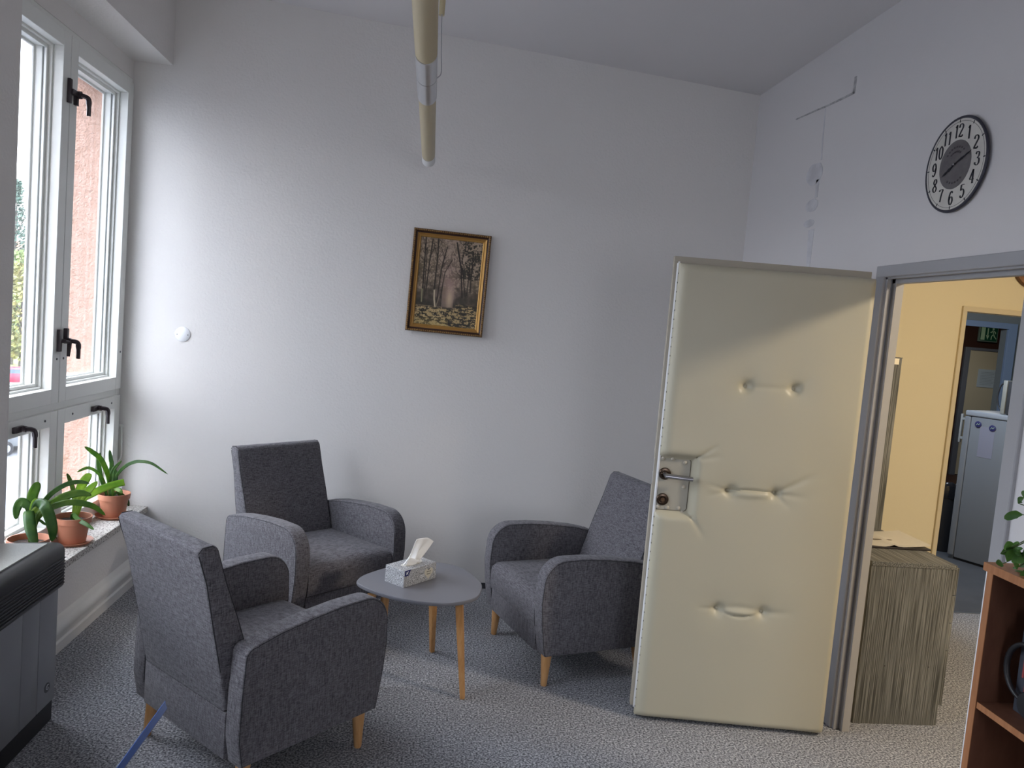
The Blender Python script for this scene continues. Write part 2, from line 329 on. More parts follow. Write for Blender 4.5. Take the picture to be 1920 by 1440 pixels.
# ------------------------------------------------------------------ windows
def ring_yz(bm, x0, x1, y0, y1, z0, z1, w, bev=.0015, wb=None, mi=0):
    wb = wb or w
    box(bm, x0, x1, y0, y0 + w, z0, z1, bev, 1, mi); box(bm, x0, x1, y1 - w, y1, z0, z1, bev, 1, mi)
    box(bm, x0, x1, y0 + w, y1 - w, z1 - wb, z1, bev, 1, mi); box(bm, x0, x1, y0 + w, y1 - w, z0, z0 + wb, bev, 1, mi)
def lever(name, parent, y, z, kind):
    """window latch: base plate, spindle, arm reaching into the room then hanging down"""
    x = -1.745; b = bmesh.new()
    if kind == 'upper':
        box(b, x, x + .014, y - .045, y - .020, z - .055, z + .055, .002); box(b, x + .003, x + .022, y - .03, y + .04, z - .012, z + .012, .002)
        tube(b, [(x + .0, y + .035, z), (x + .03, y + .035, z)], .018, 12); box(b, x, x + .016, y + .022, y + .045, z - .05, z - .01, .002)
    elif kind == 'middle':
        box(b, x, x + .014, y - .045, y - .018, z - .05, z + .055, .002); box(b, x, x + .018, y + .02, y + .042, z + .01, z + .06, .002)
        tube(b, [(x, y - .02, z), (x + .02, y - .01, z), (x + .024, y + .035, z - .006), (x + .022, y + .03, z - .075)], [.011, .011, .012, .008], 8, flat=.8)
        tube(b, [(x, y + .03, z), (x + .03, y + .035, z)], .014, 12)
    else:
        box(b, x, x + .016, y - .06, y + .015, z - .014, z + .014, .003); tube(b, [(x, y, z), (x + .03, y, z)], .014, 12)
    o = obj(name, b, HANDLE, parent, 35, label='dark brown plastic window latch')
    b = bmesh.new(); y2 = y + (.035 if kind != 'lower' else 0)
    tube(b, catmull([(x + .024, y2, z), (x + .042, y2 + .012, z - .002), (x + .052, y2 + .022, z - .010), (x + .052, y2 + .030, z - .04), (x + .05, y2 + .036, z - .085)], 4), [.014] * 7 + [.0145] * 5 + [.0115] * 5, 8, flat=.8)
    obj('lever', b, HANDLE, o, 35)
def window(name, y0, y1, lab, detail=True):
    w = sroot(name, lab); zt, zb = 2.80, ZS + .005; ym = y0 + .775 if detail else (y0 + y1) / 2
    b = bmesh.new()
    ring_yz(b, -1.90, -1.762, y0, y1, zb, zt + .03, .045); box(b, -1.90, -1.764, y0 + .04, y1 - .04, 1.040, 1.096, .002, 1); box(b, -1.90, -1.7645, ym - .02, ym + .02, zb + .03, 1.041); box(b, -1.90, -1.7645, ym - .02, ym + .02, 1.095, zt)
    obj('window_frame', b, WINWHITE, w)
    for (a, c, d, e) in ((y0 + .025, ym - .003, 1.088, zt), (ym + .003, y1 - .025, 1.088, zt), (y0 + .025, ym - .004, zb + .02, 1.050), (ym + .004, y1 - .025, zb + .02, 1.050)):
        lowr = e < 1.2; s = bmesh.new(); t = .070
        ring_yz(s, -1.790, -1.745, a, c, d, e, t)                       # inner leaf
        ring_yz(s, -1.806, -1.790, a + .006, c - .006, d + .006, e - .006, t + .004); ring_yz(s, -1.816, -1.806, a + .012, c - .012, d + .012, e - .012, t + .014)
        ring_yz(s, -1.828, -1.822, a + .008, c - .008, d + .008, e - .008, t - .004)
        ring_yz(s, -1.862, -1.830, a + .006, c - .006, d + .006, e - .006, t + .010); ring_yz(s, -1.872, -1.862, a + .006, c - .006, d + .006, e - .006, t + .020)
        o = obj('sash', s, WINWHITE, w)
        for xx in (-1.812, -1.866): obj('glass_pane', B(xx - .0015, xx + .0015, a + t, c - t, d + t, e - t), GLASS, o)
        g = bmesh.new(); ring_yz(g, -1.8225, -1.816, a + .01, c - .01, d + .01, e - .01, t + .008); obj('rubber_gasket', g, mat('gasket_grey', (.30, .31, .32), .8), o)
        if detail:
            if lowr: lever('latch', o, a + .42 if a > 3.5 else a + .40, e - .038, 'lower')
            sc = bmesh.new()
            for yy, zz in ((a + .15, e - .035), (c - .12, e - .035)) if lowr else ((c - .03, 1.30), (a + .03, 1.30)):
                lathe(sc, [(0, .004), (.005, .003), (.006, 0)], 10, Matrix.Translation((-1.745, yy, zz)) @ Matrix.Rotation(R(90), 4, 'Y'))
            obj('screw_caps', sc, mat('grey_plastic', (.12, .12, .13), .5), o)
    if detail:
        lever('latch', w, ym + .012, 2.545, 'upper'); lever('latch', w, ym + .004, 1.385, 'middle')
        obj('gap_strip', B(-1.762, -1.7605, ym - .005, ym + .005, 1.097, zt), DARKLINE, w); obj('gap_strip', B(-1.762, -1.7605, ym - .005, ym + .005, zb + .03, 1.038), DARKLINE, w)
    return w
window('window_1', W1[0], W1[1], 'tall white timber double window above the sill with potted plants')
window('window_2', W2[0], W2[1], 'tall white timber window beside the pier', False)
# stay rod in the window corner
t_ = bmesh.new(); tube(t_, catmull([(-1.735, YB - .012, .87), (-1.73, YB - .016, .80), (-1.728, YB - .015, .70), (-1.738, YB - .012, .675), (-1.748, YB - .012, .66)], 4), .005, 8); tube(t_, [(-1.75, YB - .012, .87), (-1.725, YB - .012, .87)], .009, 8)
tag(obj('window_stay', t_, WINWHITE, smooth=40), 'thin white metal stay rod in the corner between window frame and wall', 'window stay')

# ------------------------------------------------------------------ door frame and padded door
bm = bmesh.new()
fy0, fy1 = DY0, DY1
# steel frame: face band, rebate step, reveal
for (a, b, s) in ((fy1 - .003, fy1 + .055, 1), (fy0 - .055, fy0 + .003, -1)):
    box(bm, XR - .014, XR + .002, a, b, 0, DZ + .04, .003, 1)
box(bm, XR - .0145, XR + .002, fy0 - .056, fy1 + .056, DZ - .002, DZ + .046, .003, 1)
box(bm, XR - .002, XR + .014, fy1 - .016, fy1 + .01, 0, DZ, .001, 1); box(bm, XR + .026, XR2 + .012, fy1 - .030, fy1 + .004, 0, DZ, .002, 1); box(bm, XR + .012, XR + .03, fy1 - .006, fy1 + .004, 0, DZ)
box(bm, XR - .002, XR + .014, fy0 - .01, fy0 + .004, 0, DZ); box(bm, XR + .026, XR2 + .012, fy0 - .004, fy0 + .018, 0, DZ, .002, 1)
box(bm, XR - .002, XR + .014, fy0, fy1, DZ - .010, DZ + .004); box(bm, XR + .026, XR2 + .012, fy0, fy1, DZ - .028, DZ + .004, .002, 1)
struct('trim_2', bm, BLUEFR, label='blue grey steel door frame')
struct('wall_door_reveal', B(XR + .028, XR2 + .016, fy1 - .034, fy1 - .029, 0, DZ - .028), mat('worn_frame_paint', (.40, .385, .365), .5))

door = sroot('door_1', 'open padded cream door'); door.location = (.994, 3.113, 0); door.rotation_euler.z = math.atan2(-.11, .8)
DW = .806
bm = B(-.004, DW + .004, .046, .062, .035, 1.957, .001); obj('door_leaf', bm, WHITEP, door)
bm = B(-.016, DW - .004, .063, .090, .035, 1.986, .002); obj('leaf_back_panel', bm, mat('dull_cream_paint', (.40, .36, .29), .55), door)
bm = B(-.003, .003, .030, .046, .04, 1.962, .0008); obj('edge_strip', bm, WHITEP, door)
# studs along the free edge
st = bmesh.new(); z = .05
while z < 1.95:
    if not (.90 < z < 1.155): lathe(st, [(0, .0022), (.003, .0015), (.004, 0)], 8, Matrix.Translation((-.0005, .026, z)) @ Matrix.Rotation(R(-90), 4, 'Y'))
    z += .038
obj('upholstery_tacks', st, mat('tack_dark', (.08, .07, .05), .4, .6), door, 40)
BUT = [(.321, 1.470), (.520, 1.476), (.300, 1.026), (.488, 1.032), (.302, .518), (.490, .520)]
def padh(s, z):
    ed = min(s, DW - s); ez = min(z - .012, 1.955 - z)
    q = lambda d, w: math.sqrt(max(0, 1 - max(0, 1 - d / w) ** 2))
    h = .046 * q(ed + .002, .05 if s < .4 else .03) * q(ez + .002, .03)
    h = .012 + h * .74
    # handle recess, soft rim
    dx = s - .150; dz = max(.905 - z, z - 1.152)
    inside = max(dx, dz)
    k = 1 / (1 + math.exp(-inside / .006)) if inside < .08 else 1
    h = .010 + (h - .010) * k
    damp = k
    for i, (bx, bz) in enumerate(BUT):
        d = math.hypot(s - bx, z - bz); h -= .020 * math.exp(-(d / .022) ** 2) * damp + .006 * math.exp(-(d / .07) ** 2)
    for i in (0, 2, 4):
        (x0, z0), (x1, z1) = BUT[i], BUT[i + 1]; amp = (.0025, .008, .008)[i // 2]
        if x0 - .02 < s < x1 + .02:
            t = (s - x0) / (x1 - x0); zl = z0 + (z1 - z0) * t; sh = max(0, math.sin(math.pi * min(1, max(0, t))))
            bow = (-.004, -.008, .0) [i // 2] * sh; bowl = (-.01, -.0, -.03)[i // 2] * sh
            if i == 2: h -= amp * math.exp(-((z - zl - .009 * sh) / .0065) ** 2); h += .005 * sh * math.exp(-((z - zl + .010) / .012) ** 2)
            if i == 4: h -= amp * .8 * math.exp(-((z - zl + .024 * sh) / .006) ** 2) * sh; h -= .004 * math.exp(-((z - zl - .016 * sh) / .012) ** 2) * sh; h += .006 * sh * math.exp(-((z - zl + .006) / .012) ** 2)
            if i == 0: h -= amp * math.exp(-((z - zl) / .012) ** 2)
    def crease(x0, z0, ang, ln, a, w):
        ca, sa = math.cos(R(ang)), math.sin(R(ang)); u = (s - x0) * ca + (z - z0) * sa; v = -(s - x0) * sa + (z - z0) * ca
        if u < 0 or u > ln: return 0
        return a * (1 - u / ln) * math.exp(-(v / (w + .05 * u)) ** 2)
    h -= crease(.488, 1.032, 32, .19, .010, .007) + crease(.488, 1.032, -2, .15, .006, .007) + crease(.300, 1.026, 168, .11, .007, .006) + crease(.300, 1.026, 195, .12, .004, .008)
    h -= crease(.302, .518, 180, .10, .007, .006) + crease(.490, .520, 5, .14, .005, .010) + crease(.488, 1.032, -40, .10, .004, .008)
    h -= crease(.150, 1.152, 38, .11, .009, .006) + crease(.165, 1.150, 15, .10, .005, .008) + crease(.150, .905, -55, .12, .008, .008) + crease(.52, 1.476, 40, .09, .004, .01) + crease(.321, 1.47, 60, .07, .003, .008)
    h += .0016 * mnoise.noise(Vector((s * 7, z * 5, 0)))
    return max(.004, h)
NX, NZ = 150, 330
bm = bmesh.new(); g = []
for i in range(NX + 1):
    s = DW * i / NX; g.append([bm.verts.new((s + (-.001 if i == 0 else 0), .046 - padh(s, .012 + 1.943 * j / NZ), .012 + 1.943 * j / NZ)) for j in range(NZ + 1)])
for i in range(NX):
    for j in range(NZ): bm.faces.new((g[i][j], g[i + 1][j], g[i + 1][j + 1], g[i][j + 1]))
# close sides back to the leaf
rim = [g[i][0] for i in range(NX + 1)] + [g[NX][j] for j in range(1, NZ + 1)] + [g[i][NZ] for i in range(NX - 1, -1, -1)] + [g[0][j] for j in range(NZ - 1, 0, -1)]
bkv = [bm.verts.new((v.co.x, .046, v.co.z)) for v in rim]
for i in range(len(rim)): j = (i + 1) % len(rim); bm.faces.new((rim[i], bkv[i], bkv[j], rim[j]))
pad = obj('padded_upholstery', bm, LEATHER, door, smooth=50)
for bx, bz in BUT:
    b = bmesh.new(); y = .046 - padh(bx, bz)
    lathe(b, [(.0105, -.004), (.0108, .001), (.009, .005), (.005, .0072), (0, .008)], 16, Matrix.Translation((bx, y, bz)) @ Matrix.Rotation(R(90), 4, 'X'))
    obj('tufting_button', b, LEATHER, door, 60)
# lock plate in the recess
b = bmesh.new(); pts = [(.004, .918)] + arc(.118, .933, .015, -90, 0, 4) + arc(.118, 1.127, .015, 0, 90, 4) + [(.004, 1.142)]
prism(b, pts, 1, .0325, .0375); obj('lock_plate', b, mat('cream_plate', (.40, .375, .31), .5), door)
b = bmesh.new(); tube(b, [(.004, .0322, 1.142)] + [(x, .0322, zz) for x, zz in [(p[0], p[1]) for p in reversed(arc(.118, 1.127, .015, 0, 90, 4))]] + [(x, .0322, zz) for x, zz in reversed(arc(.118, .933, .015, -90, 0, 4))] + [(.004, .0322, .918)], .0013, 6); obj('plate_outline', b, mat('seam_brown', (.07, .055, .035), .8), door)
b = bmesh.new(); tube(b, [(.01, .035, 1.151), (.148, .034, 1.150), (.146, .034, 1.03), (.141, .034, .903), (.10, .034, .900), (.01, .035, .912)], .0016, 6); obj('recess_seam', b, mat('seam_brown', (.07, .055, .035), .8), door)
for bx, bz in ((.014, 1.136), (.055, 1.138), (.108, 1.126), (.112, 1.022), (.100, .930), (.052, .928), (.012, .930), (.115, .912)):
    b = bmesh.new(); lathe(b, [(.0085, -.002), (.0085, .001), (.006, .004), (0, .0052)], 14, Matrix.Translation((bx, .032, bz)) @ Matrix.Rotation(R(90), 4, 'X')); obj('upholstery_nail', b, CREAM, door, 60)
for bz, nm in ((1.072, 'handle_rose'), (.962, 'lock_rose')):
    b = bmesh.new(); lathe(b, [(.026, 0), (.026, .004), (.023, .008), (.016, .009), (.014, .0075), (0, .0075)], 28, Matrix.Translation((.028, .0325, bz)) @ Matrix.Rotation(R(90), 4, 'X'))
    o = obj(nm, b, mat('dark_bronze_metal', (.075, .05, .035), .25, .8), door, 40)
    if 'lock' in nm:
        b = bmesh.new(); lathe(b, [(.009, 0), (.009, .011), (0, .011)], 18, Matrix.Translation((.028, .0325, bz)) @ Matrix.Rotation(R(90), 4, 'X')); box(b, .0265, .0295, .0205, .0225, bz - .014, bz - .002); obj('key_cylinder', b, mat('brass_dark', (.12, .07, .04), .3, .8), o, 40)
b = bmesh.new(); tube(b, [(.028, .03, 1.072), (.028, -.018, 1.072)], .009, 14); obj('handle_spindle', b, STEEL, door, 40)
b = bmesh.new(); tube(b, [(.020, -.020, 1.072), (.060, -.022, 1.071), (.10, -.021, 1.068), (.135, -.019, 1.067)], [.0125, .0135, .0128, .0128], 12, flat=.8); obj('lever_handle', b, mat('worn_chrome', (.38, .38, .40), .25, .9), door, 40)
b = B(-.0175, -.0155, .066, .080, 1.02, 1.13, .0005); box(b, -.020, -.015, .068, .078, 1.055, 1.075, .001); obj('latch_plate', b, STEEL, door)
for hz in (.35, 1.62):
    b = bmesh.new(); tube(b, [(DW + .012, .082, hz), (DW + .012, .082, hz + .09)], .005, 12); obj('hinge', b, BLUEFR, door, 40)

# ------------------------------------------------------------------ hall behind the door
bm = B(XR2, 3.325, 4.6, 4.68, 0, 2.9); box(bm, 3.325, 4.4, 4.6, 4.68, 1.995, 2.9); box(bm, 4.4, 5.6, 4.6, 4.68, 0, 2.9); struct('wall_hall_back', bm, YELLOW)
bm = B(5.5, 5.6, .3, 4.6, 0, 2.9); struct('wall_hall_right', bm, YELLOW)
bm = B(XR2, 5.6, .2, .3, 0, 2.9); struct('wall_hall_front', bm, YELLOW)
bm = bmesh.new(); box(bm, XR2, XR2 + .004, .3, DY0 - .01, 0, 2.85); box(bm, XR2, XR2 + .004, DY1 + .01, 4.6, 0, 2.85); box(bm, XR2, XR2 + .004, DY0 - .01, DY1 + .01, DZ + .01, 2.85); struct('wall_hall_left', bm, YELLOW)
bm = B(3.322, 3.352, 4.585, 4.69, 0, 1.99, .003); box(bm, 3.321, 4.431, 4.584, 4.691, 1.965, 1.998, .003); box(bm, 4.4, 4.43, 4.585, 4.69, 0, 1.99, .003); struct('trim_3', bm, mat('pale_casing', (.62, .54, .38), .5), label='pale wooden casing of the inner doorway')
struct('trim_4', B(3.352, 4.4, 4.612, 4.635, 0, .004), STEEL, label='thin metal threshold strip')
# kitchen and far hall
bm = B(2.6, 3.0, 4.68, 7.2, 0, 2.75); struct('wall_kitchen_left', bm, BROWN)
bm = B(5.706, 10.5, 7.2, 7.28, 0, 2.75); box(bm, 3.2, 5.706, 7.2, 7.28, 2.062, 2.75); box(bm, 3.2, 4.5, 7.2, 7.28, 0, 2.07)
struct('wall_kitchen_back', bm, mat('dim_grey_paint', (.23, .24, .23), .8))
bm = B(4.5, 5.80, 7.17, 7.2, 2.004, 2.062, .003); box(bm, 5.706, 5.80, 7.17, 7.2, 0, 2.01, .003); struct('trim_5', bm, mat('blue_frame_light', (.26, .33, .46), .5), label='blue frame of the far opening')
struct('door_2', B(5.84, 6.7, 7.16, 7.199, 0, 2.0, .003), BLUEDK, label='blue door leaf in the kitchen')
struct('wall_kitchen_right', B(6.9, 7.0, 4.68, 7.28, 0, 2.75), mat('kitchen_paint', (.45, .42, .36), .8))
struct('wall_kitchen_front', B(5.6, 7.0, 4.6, 4.68, 0, 2.95), MATS['kitchen_paint'])
struct('wall_far_left', B(4.4, 4.5, 7.28, 10.5, 0, 2.75), MATS['kitchen_paint'])
struct('wall_far_right', B(10.4, 10.5, 7.28, 10.4, 0, 2.75), MATS['kitchen_paint'])
struct('wall_far', B(4.4, 10.5, 10.4, 10.5, 0, 2.75), BROWN)
d3 = sroot('door_3', 'cream door at the end of the far hall')
obj('door_frame', box(B(7.62, 7.70, 10.36, 10.4, 0, 1.86, .003), 7.70, 8.65, 10.36, 10.4, 1.82, 1.86, .003), mat('grey_frame', (.14, .15, .18), .5), d3)
obj('door_leaf', B(7.70, 8.60, 10.37, 10.4, .01, 1.82), mat('cream_door', (.52, .46, .34), .5), d3)
tag(obj('paper_notice', B(7.86, 8.18, 10.364, 10.369, 1.30, 1.56), mat('notice_paper', (.45, .52, .58), .7)), 'white paper notice taped on the cream door at the end of the far hall', 'paper notice')
pn = bpy.data.objects['paper_notice']; b = bmesh.new()
for k in range(9): box(b, 7.90, 8.14 - (k % 3) * .03, 10.3625, 10.364, 1.515 - k * .022, 1.520 - k * .022)
obj('printed_lines', b, mat('faint_print', (.28, .33, .38), .7), pn)
# exit sign
ex = thing('exit_sign', 'small green emergency exit sign with running figure and arrow above the far cream door', 'exit sign', (7.94, 10.39, 2.0))
obj('sign_panel', B(-.145, .145, -.03, 0, -.045, .20, .003), mat('sign_edge', (.15, .2, .17), .5), ex)
obj('green_face', B(-.13, .13, -.033, -.030, -.03, .185), mat('sign_green', (.006, .07, .035), .5), ex)
sw = mat('sign_white', (.42, .60, .40), .5)
obj('white_doorway', B(-.12, -.06, -.036, -.033, -.02, .165), sw, ex)
b = bmesh.new(); box(b, -.026, -.008, -.036, -.033, .04, .15); prism(b, [(-.042, .05), (.008, .05), (-.017, -.012)], 1, -.036, -.033); obj('arrow', b, sw, ex)
b = bmesh.new(); lathe(b, [(.016, 0), (.016, .003), (0, .003)], 14, Matrix.Translation((.062, -.033, .145)) @ Matrix.Rotation(R(90), 4, 'X'))
for q in ([(.058, .125), (.072, .06)], [(.058, .12), (.03, .09), (.018, .10)], [(.062, .118), (.095, .10), (.10, .075)], [(.072, .065), (.045, .04), (.04, -.01)], [(.072, .065), (.092, .03), (.118, .005)]):
    prism(b, strip(q, .008, .006), 1, -.036, -.033)
obj('running_figure', b, sw, ex)
# fridge
fr = thing('fridge', 'tall pale grey fridge seen from its side through the inner doorway', 'fridge', (4.443, 5.944, 0), math.atan2(-.9, .43))
# local x runs along the visible side panel, local y into the body
obj('body', B(.05, .58, .003, .55, .02, 1.205, .008), FRIDGE, fr, 35)
obj('top_lid', B(-.0, .60, -.006, .555, 1.207, 1.252, .012, 3), mat('lid_enamel', (.26, .275, .30), .4), fr, 35)
dd = obj('door', B(-.004, .046, 0, .55, .03, 1.203, .010, 3), FRIDGE, fr, 35)
b = bmesh.new(); box(b, -.046, -.030, .02, .045, .975, 1.215, .004); box(b, -.034, -.003, .022, .043, 1.165, 1.185, .002); box(b, -.034, -.003, .022, .043, 1.005, 1.025, .002); obj('handle', b, mat('handle_white', (.25, .255, .25), .5), dd, 35)
obj('plinth', B(.04, .56, .02, .53, 0, .03), BLACKP, fr)
for k, (xx, zz) in enumerate(((.112, 1.148), (.226, 1.133))):
    b = bmesh.new(); lathe(b, [(.026, 0), (.026, .004), (.022, .006), (0, .006)], 20, Matrix.Rotation(R(90), 4, 'X'))
    o = obj('fridge_magnet', b, mat('magnet_blue', (.03, .03, .10), .4), smooth=40); o.matrix_world = Matrix.Translation((4.443, 5.944, 0)) @ Matrix.Rotation(math.atan2(-.9, .43), 4, 'Z') @ Matrix.Translation((xx, -.0002, zz))
    tag(o, ('left of the two round dark blue magnets on the side of the fridge', 'right of the two round dark blue magnets on the side of the fridge')[k], 'magnet', 'fridge magnets')
    b = bmesh.new(); tube(b, [(-.012, -.0065, -.008), (-.004, -.0065, .006), (.006, -.0065, -.004), (.014, -.0065, .009)], .002, 6); obj('white_squiggle', b, sw, o)
pp = B(.130, .246, -.0012, 0.0, .885, 1.135); o = obj('paper_sheet', pp, mat('lilac_paper', (.20, .20, .25), .7)); o.matrix_world = Matrix.Translation((4.443, 5.944, 0)) @ Matrix.Rotation(math.atan2(-.9, .43), 4, 'Z') @ Matrix.Translation((0, .0022, 0)); tag(o, 'pale sheet of paper hanging under the magnets on the fridge side', 'paper')
# microwave
mw = thing('microwave', 'silver microwave oven with curved handle standing on top of the fridge', 'microwave', (4.443, 5.944, 1.252), math.atan2(-.9, .43))
obj('casing', B(.285, .58, .03, .50, .008, .27, .006), mat('dark_casing', (.06, .06, .065), .4, .3), mw, 35)
obj('control_front', B(.252, .283, .02, .51, .006, .275, .004), mat('silver_front', (.24, .235, .21), .4), mw, 35)
b = bmesh.new(); tube(b, catmull([(.252, .04, .03), (.225, .04, .07), (.212, .04, .14), (.225, .04, .22), (.252, .04, .26)], 5), .006, 8); obj('handle', b, BLACKP, mw, 40)
b = bmesh.new()
for r_ in range(7):
    for c_ in range(2): box(b, .31 + c_ * .03, .33 + c_ * .03, .0285, .030, .05 + r_ * .026, .058 + r_ * .026)
b_v = b; b = bmesh.new()
for a_ in (.30, .55):
    for c_ in (.06, .45): obj('foot', tube(bmesh.new(), [(a_, c_, 0), (a_, c_, .01)], .012, 10), BLACKP, mw)
b.free(); obj('vents', b_v, BLACKP, mw); obj('side_panel', B(.37, .56, .0275, .030, .03, .24, .001), mat('side_grey', (.13, .125, .12), .4), mw)
# waste bin with bag
bn = thing('waste_bin', 'black waste bin lined with a shiny bag beside the fridge', 'waste bin', (4.555, 6.215, 0))
b = bmesh.new(); lathe(b, [(0, 0), (.11, 0), (.135, .54), (.128, .54), (.105, .02), (0, .02)], 28); obj('bin_body', b, BLACKP, bn, 35)
b = bmesh.new(); n_ = 40
for z_, r_, am in ((.47, .137, .002), (.50, .141, .004), (.55, .141, .004), (.575, .134, .006), (.56, .126, .003), (.45, .118, .002)):
    pass
rg = [[b.verts.new(((r_ + am * math.sin(k * 2.7 + z_ * 50)) * math.cos(2 * math.pi * k / n_), (r_ + am * math.sin(k * 2.7 + z_ * 50)) * math.sin(2 * math.pi * k / n_), z_ + .006 * math.sin(k * 1.9))) for k in range(n_)] for z_, r_, am in ((.47, .138, .002), (.50, .142, .004), (.55, .142, .004), (.575, .136, .005), (.56, .126, .003), (.45, .116, .002))]
for a_, c_ in zip(rg, rg[1:]):
    for k in range(n_): b.faces.new((a_[k], a_[(k + 1) % n_], c_[(k + 1) % n_], c_[k]))
obj('bin_bag', b, mat('bag_black', (.012, .012, .014), .2), bn, 60)

# grey drawer cabinet + hutch
cb = thing('drawer_cabinet', 'grey striped wood drawer cabinet standing in the hall just behind the door frame', 'cabinet', (2.0, 3.14, 0))
X0 = 0; X1 = .40; D = 1.0; H = .743
b = B(X0, X1, 0, .018, .0, H - .02, .0008); obj('side_panel', b, GREYWOOD, cb); obj('side_panel', B(X0, X1, D - .018, D, 0, H - .02, .0008), GREYWOOD, cb)
gt = GREYWOOD.copy(); gt.name = 'grey_driftwood_top'
for n__ in gt.node_tree.nodes:
    if n__.type == 'MAPPING': n__.inputs['Scale'].default_value = (26, .45, 26)
obj('cabinet_top', B(X0, X1 + .003, -.002, D, H - .020, H, .001), gt, cb); obj('back_panel', B(X0, .008, .018, D - .018, .03, H - .02), GREYWOOD, cb); obj('cabinet_bottom', B(.008, X1 - .01, .018, D - .018, .04, .06), GREYWOOD, cb)
zz = H - .012
for k in range(5):
    hh = .128; o = obj('drawer_front', B(X1 + .001, X1 + .019, .004, D - .004, zz - hh + .003, zz, .0015), GREYWOOD, cb)
    b = bmesh.new(); tube(b, [(X1 + .019, .42, zz - .06), (X1 + .035, .42, zz - .06), (X1 + .035, .58, zz - .06), (X1 + .019, .58, zz - .06)], .005, 8); obj('handle', b, STEEL, o, 40); zz -= hh
for xx, z_ in ((.12, .27), (.33, .272)):
    b = bmesh.new(); lathe(b, [(0, .0006), (.0028, .0004), (.003, 0)], 10, Matrix.Translation((xx, 0, z_)) @ Matrix.Rotation(R(90), 4, 'X')); obj('screw_hole', b, BLACKP, cb)
ht = thing('wall_hutch', 'tall narrow grey wood upper unit standing on the back of the drawer cabinet', 'shelf unit', (2.0, 3.71, H))
obj('side_panel', B(.02, .39, 0, .018, 0, .895, .0008), GREYWOOD, ht); obj('side_panel', B(.02, .39, .38, .398, 0, .895, .0008), GREYWOOD, ht); obj('back_panel', B(.02, .028, .018, .38, 0, .895), GREYWOOD, ht); obj('shelf', B(.028, .385, .018, .38, .44, .458), gt, ht); obj('top_panel', B(.02, .392, -.001, .399, .895, .899), gt, ht)
obj('paper_label', B(.28, .375, -.0008, 0, .862, .893), mat('label_paper', (.85, .78, .62), .7), ht, label='pale paper label at the top of the side panel')
# open catalogue on the cabinet
ct = thing('paper_catalogue', 'open pale catalogue lying on the grey drawer cabinet top', 'catalogue', (2.18, 3.44, H))
b = bmesh.new(); nx_, ny_ = 16, 6; top_, bot_ = [], []
def cz_(u): return .012 + .014 * abs(u) ** 1.5 * (1 if u > 0 else .4) + .010 * math.exp(-(u / .12) ** 2)
G = [[b.verts.new((-.12 + .36 * i / nx_, -.08 + .25 * j / ny_, cz_(-1 + 2 * i / nx_) + .004)) for j in range(ny_ + 1)] for i in range(nx_ + 1)]
G2 = [[b.verts.new((v.co.x, v.co.y, v.co.z - .007)) for v in row] for row in G]
for A_, rv in ((G, 0), (G2, 1)):
    for i in range(nx_):
        for j in range(ny_): b.faces.new((A_[i][j], A_[i + 1][j], A_[i + 1][j + 1], A_[i][j + 1]))
for i in range(nx_):
    for j in (0, ny_): b.faces.new((G[i][j], G[i + 1][j], G2[i + 1][j], G2[i][j]))
for j in range(ny_):
    for i in (0, nx_): b.faces.new((G[i][j], G[i][j + 1], G2[i][j + 1], G2[i][j]))
obj('pages', b, mat('catalogue_paper', (.62, .58, .50), .35), ct, 40)
obj('dark_cover', B(-.125, .245, -.085, .175, 0.0, .009, .002), mat('cover_black', (.02, .015, .015), .4), ct)
b = bmesh.new(); box(b, -.10, .10, .0, .012, .0215, .0222); obj('printed_band', b, mat('band_brown', (.2, .16, .12), .5), ct)

# round wooden plate on the yellow wall
rp = thing('round_wall_clock', 'round brown wooden wall clock partly hidden above the inner doorway', 'wall clock', (3.785, 4.598, 2.305))
b = bmesh.new(); lathe(b, [(.165, 0), (.165, .014), (.156, .018), (.152, .014)], 48, Matrix.Rotation(R(90), 4, 'X')); obj('rim', b, mat('rim_brown', (.10, .045, .015), .4), rp, 40)
b = bmesh.new(); lathe(b, [(.153, .012), (0, .012)], 48, Matrix.Rotation(R(90), 4, 'X')); obj('face', b, mat('wood_face', (.42, .25, .15), .5, noise_mix=(.18, .07, .03), nscale=9, nlo=.4, nhi=.62, detail=5), rp)
b = bmesh.new(); prism(b, [(-.004, 0), (.004, 0), (.002, .11), (-.002, .11)], 1, -.020, -.017); prism(b, [(0, -.004), (.08, -.003), (.08, .002), (0, .004)], 1, -.024, -.021); tube(b, [(0, -.012, 0), (0, -.026, 0)], .006, 10); obj('hands', b, BLACKP, rp)

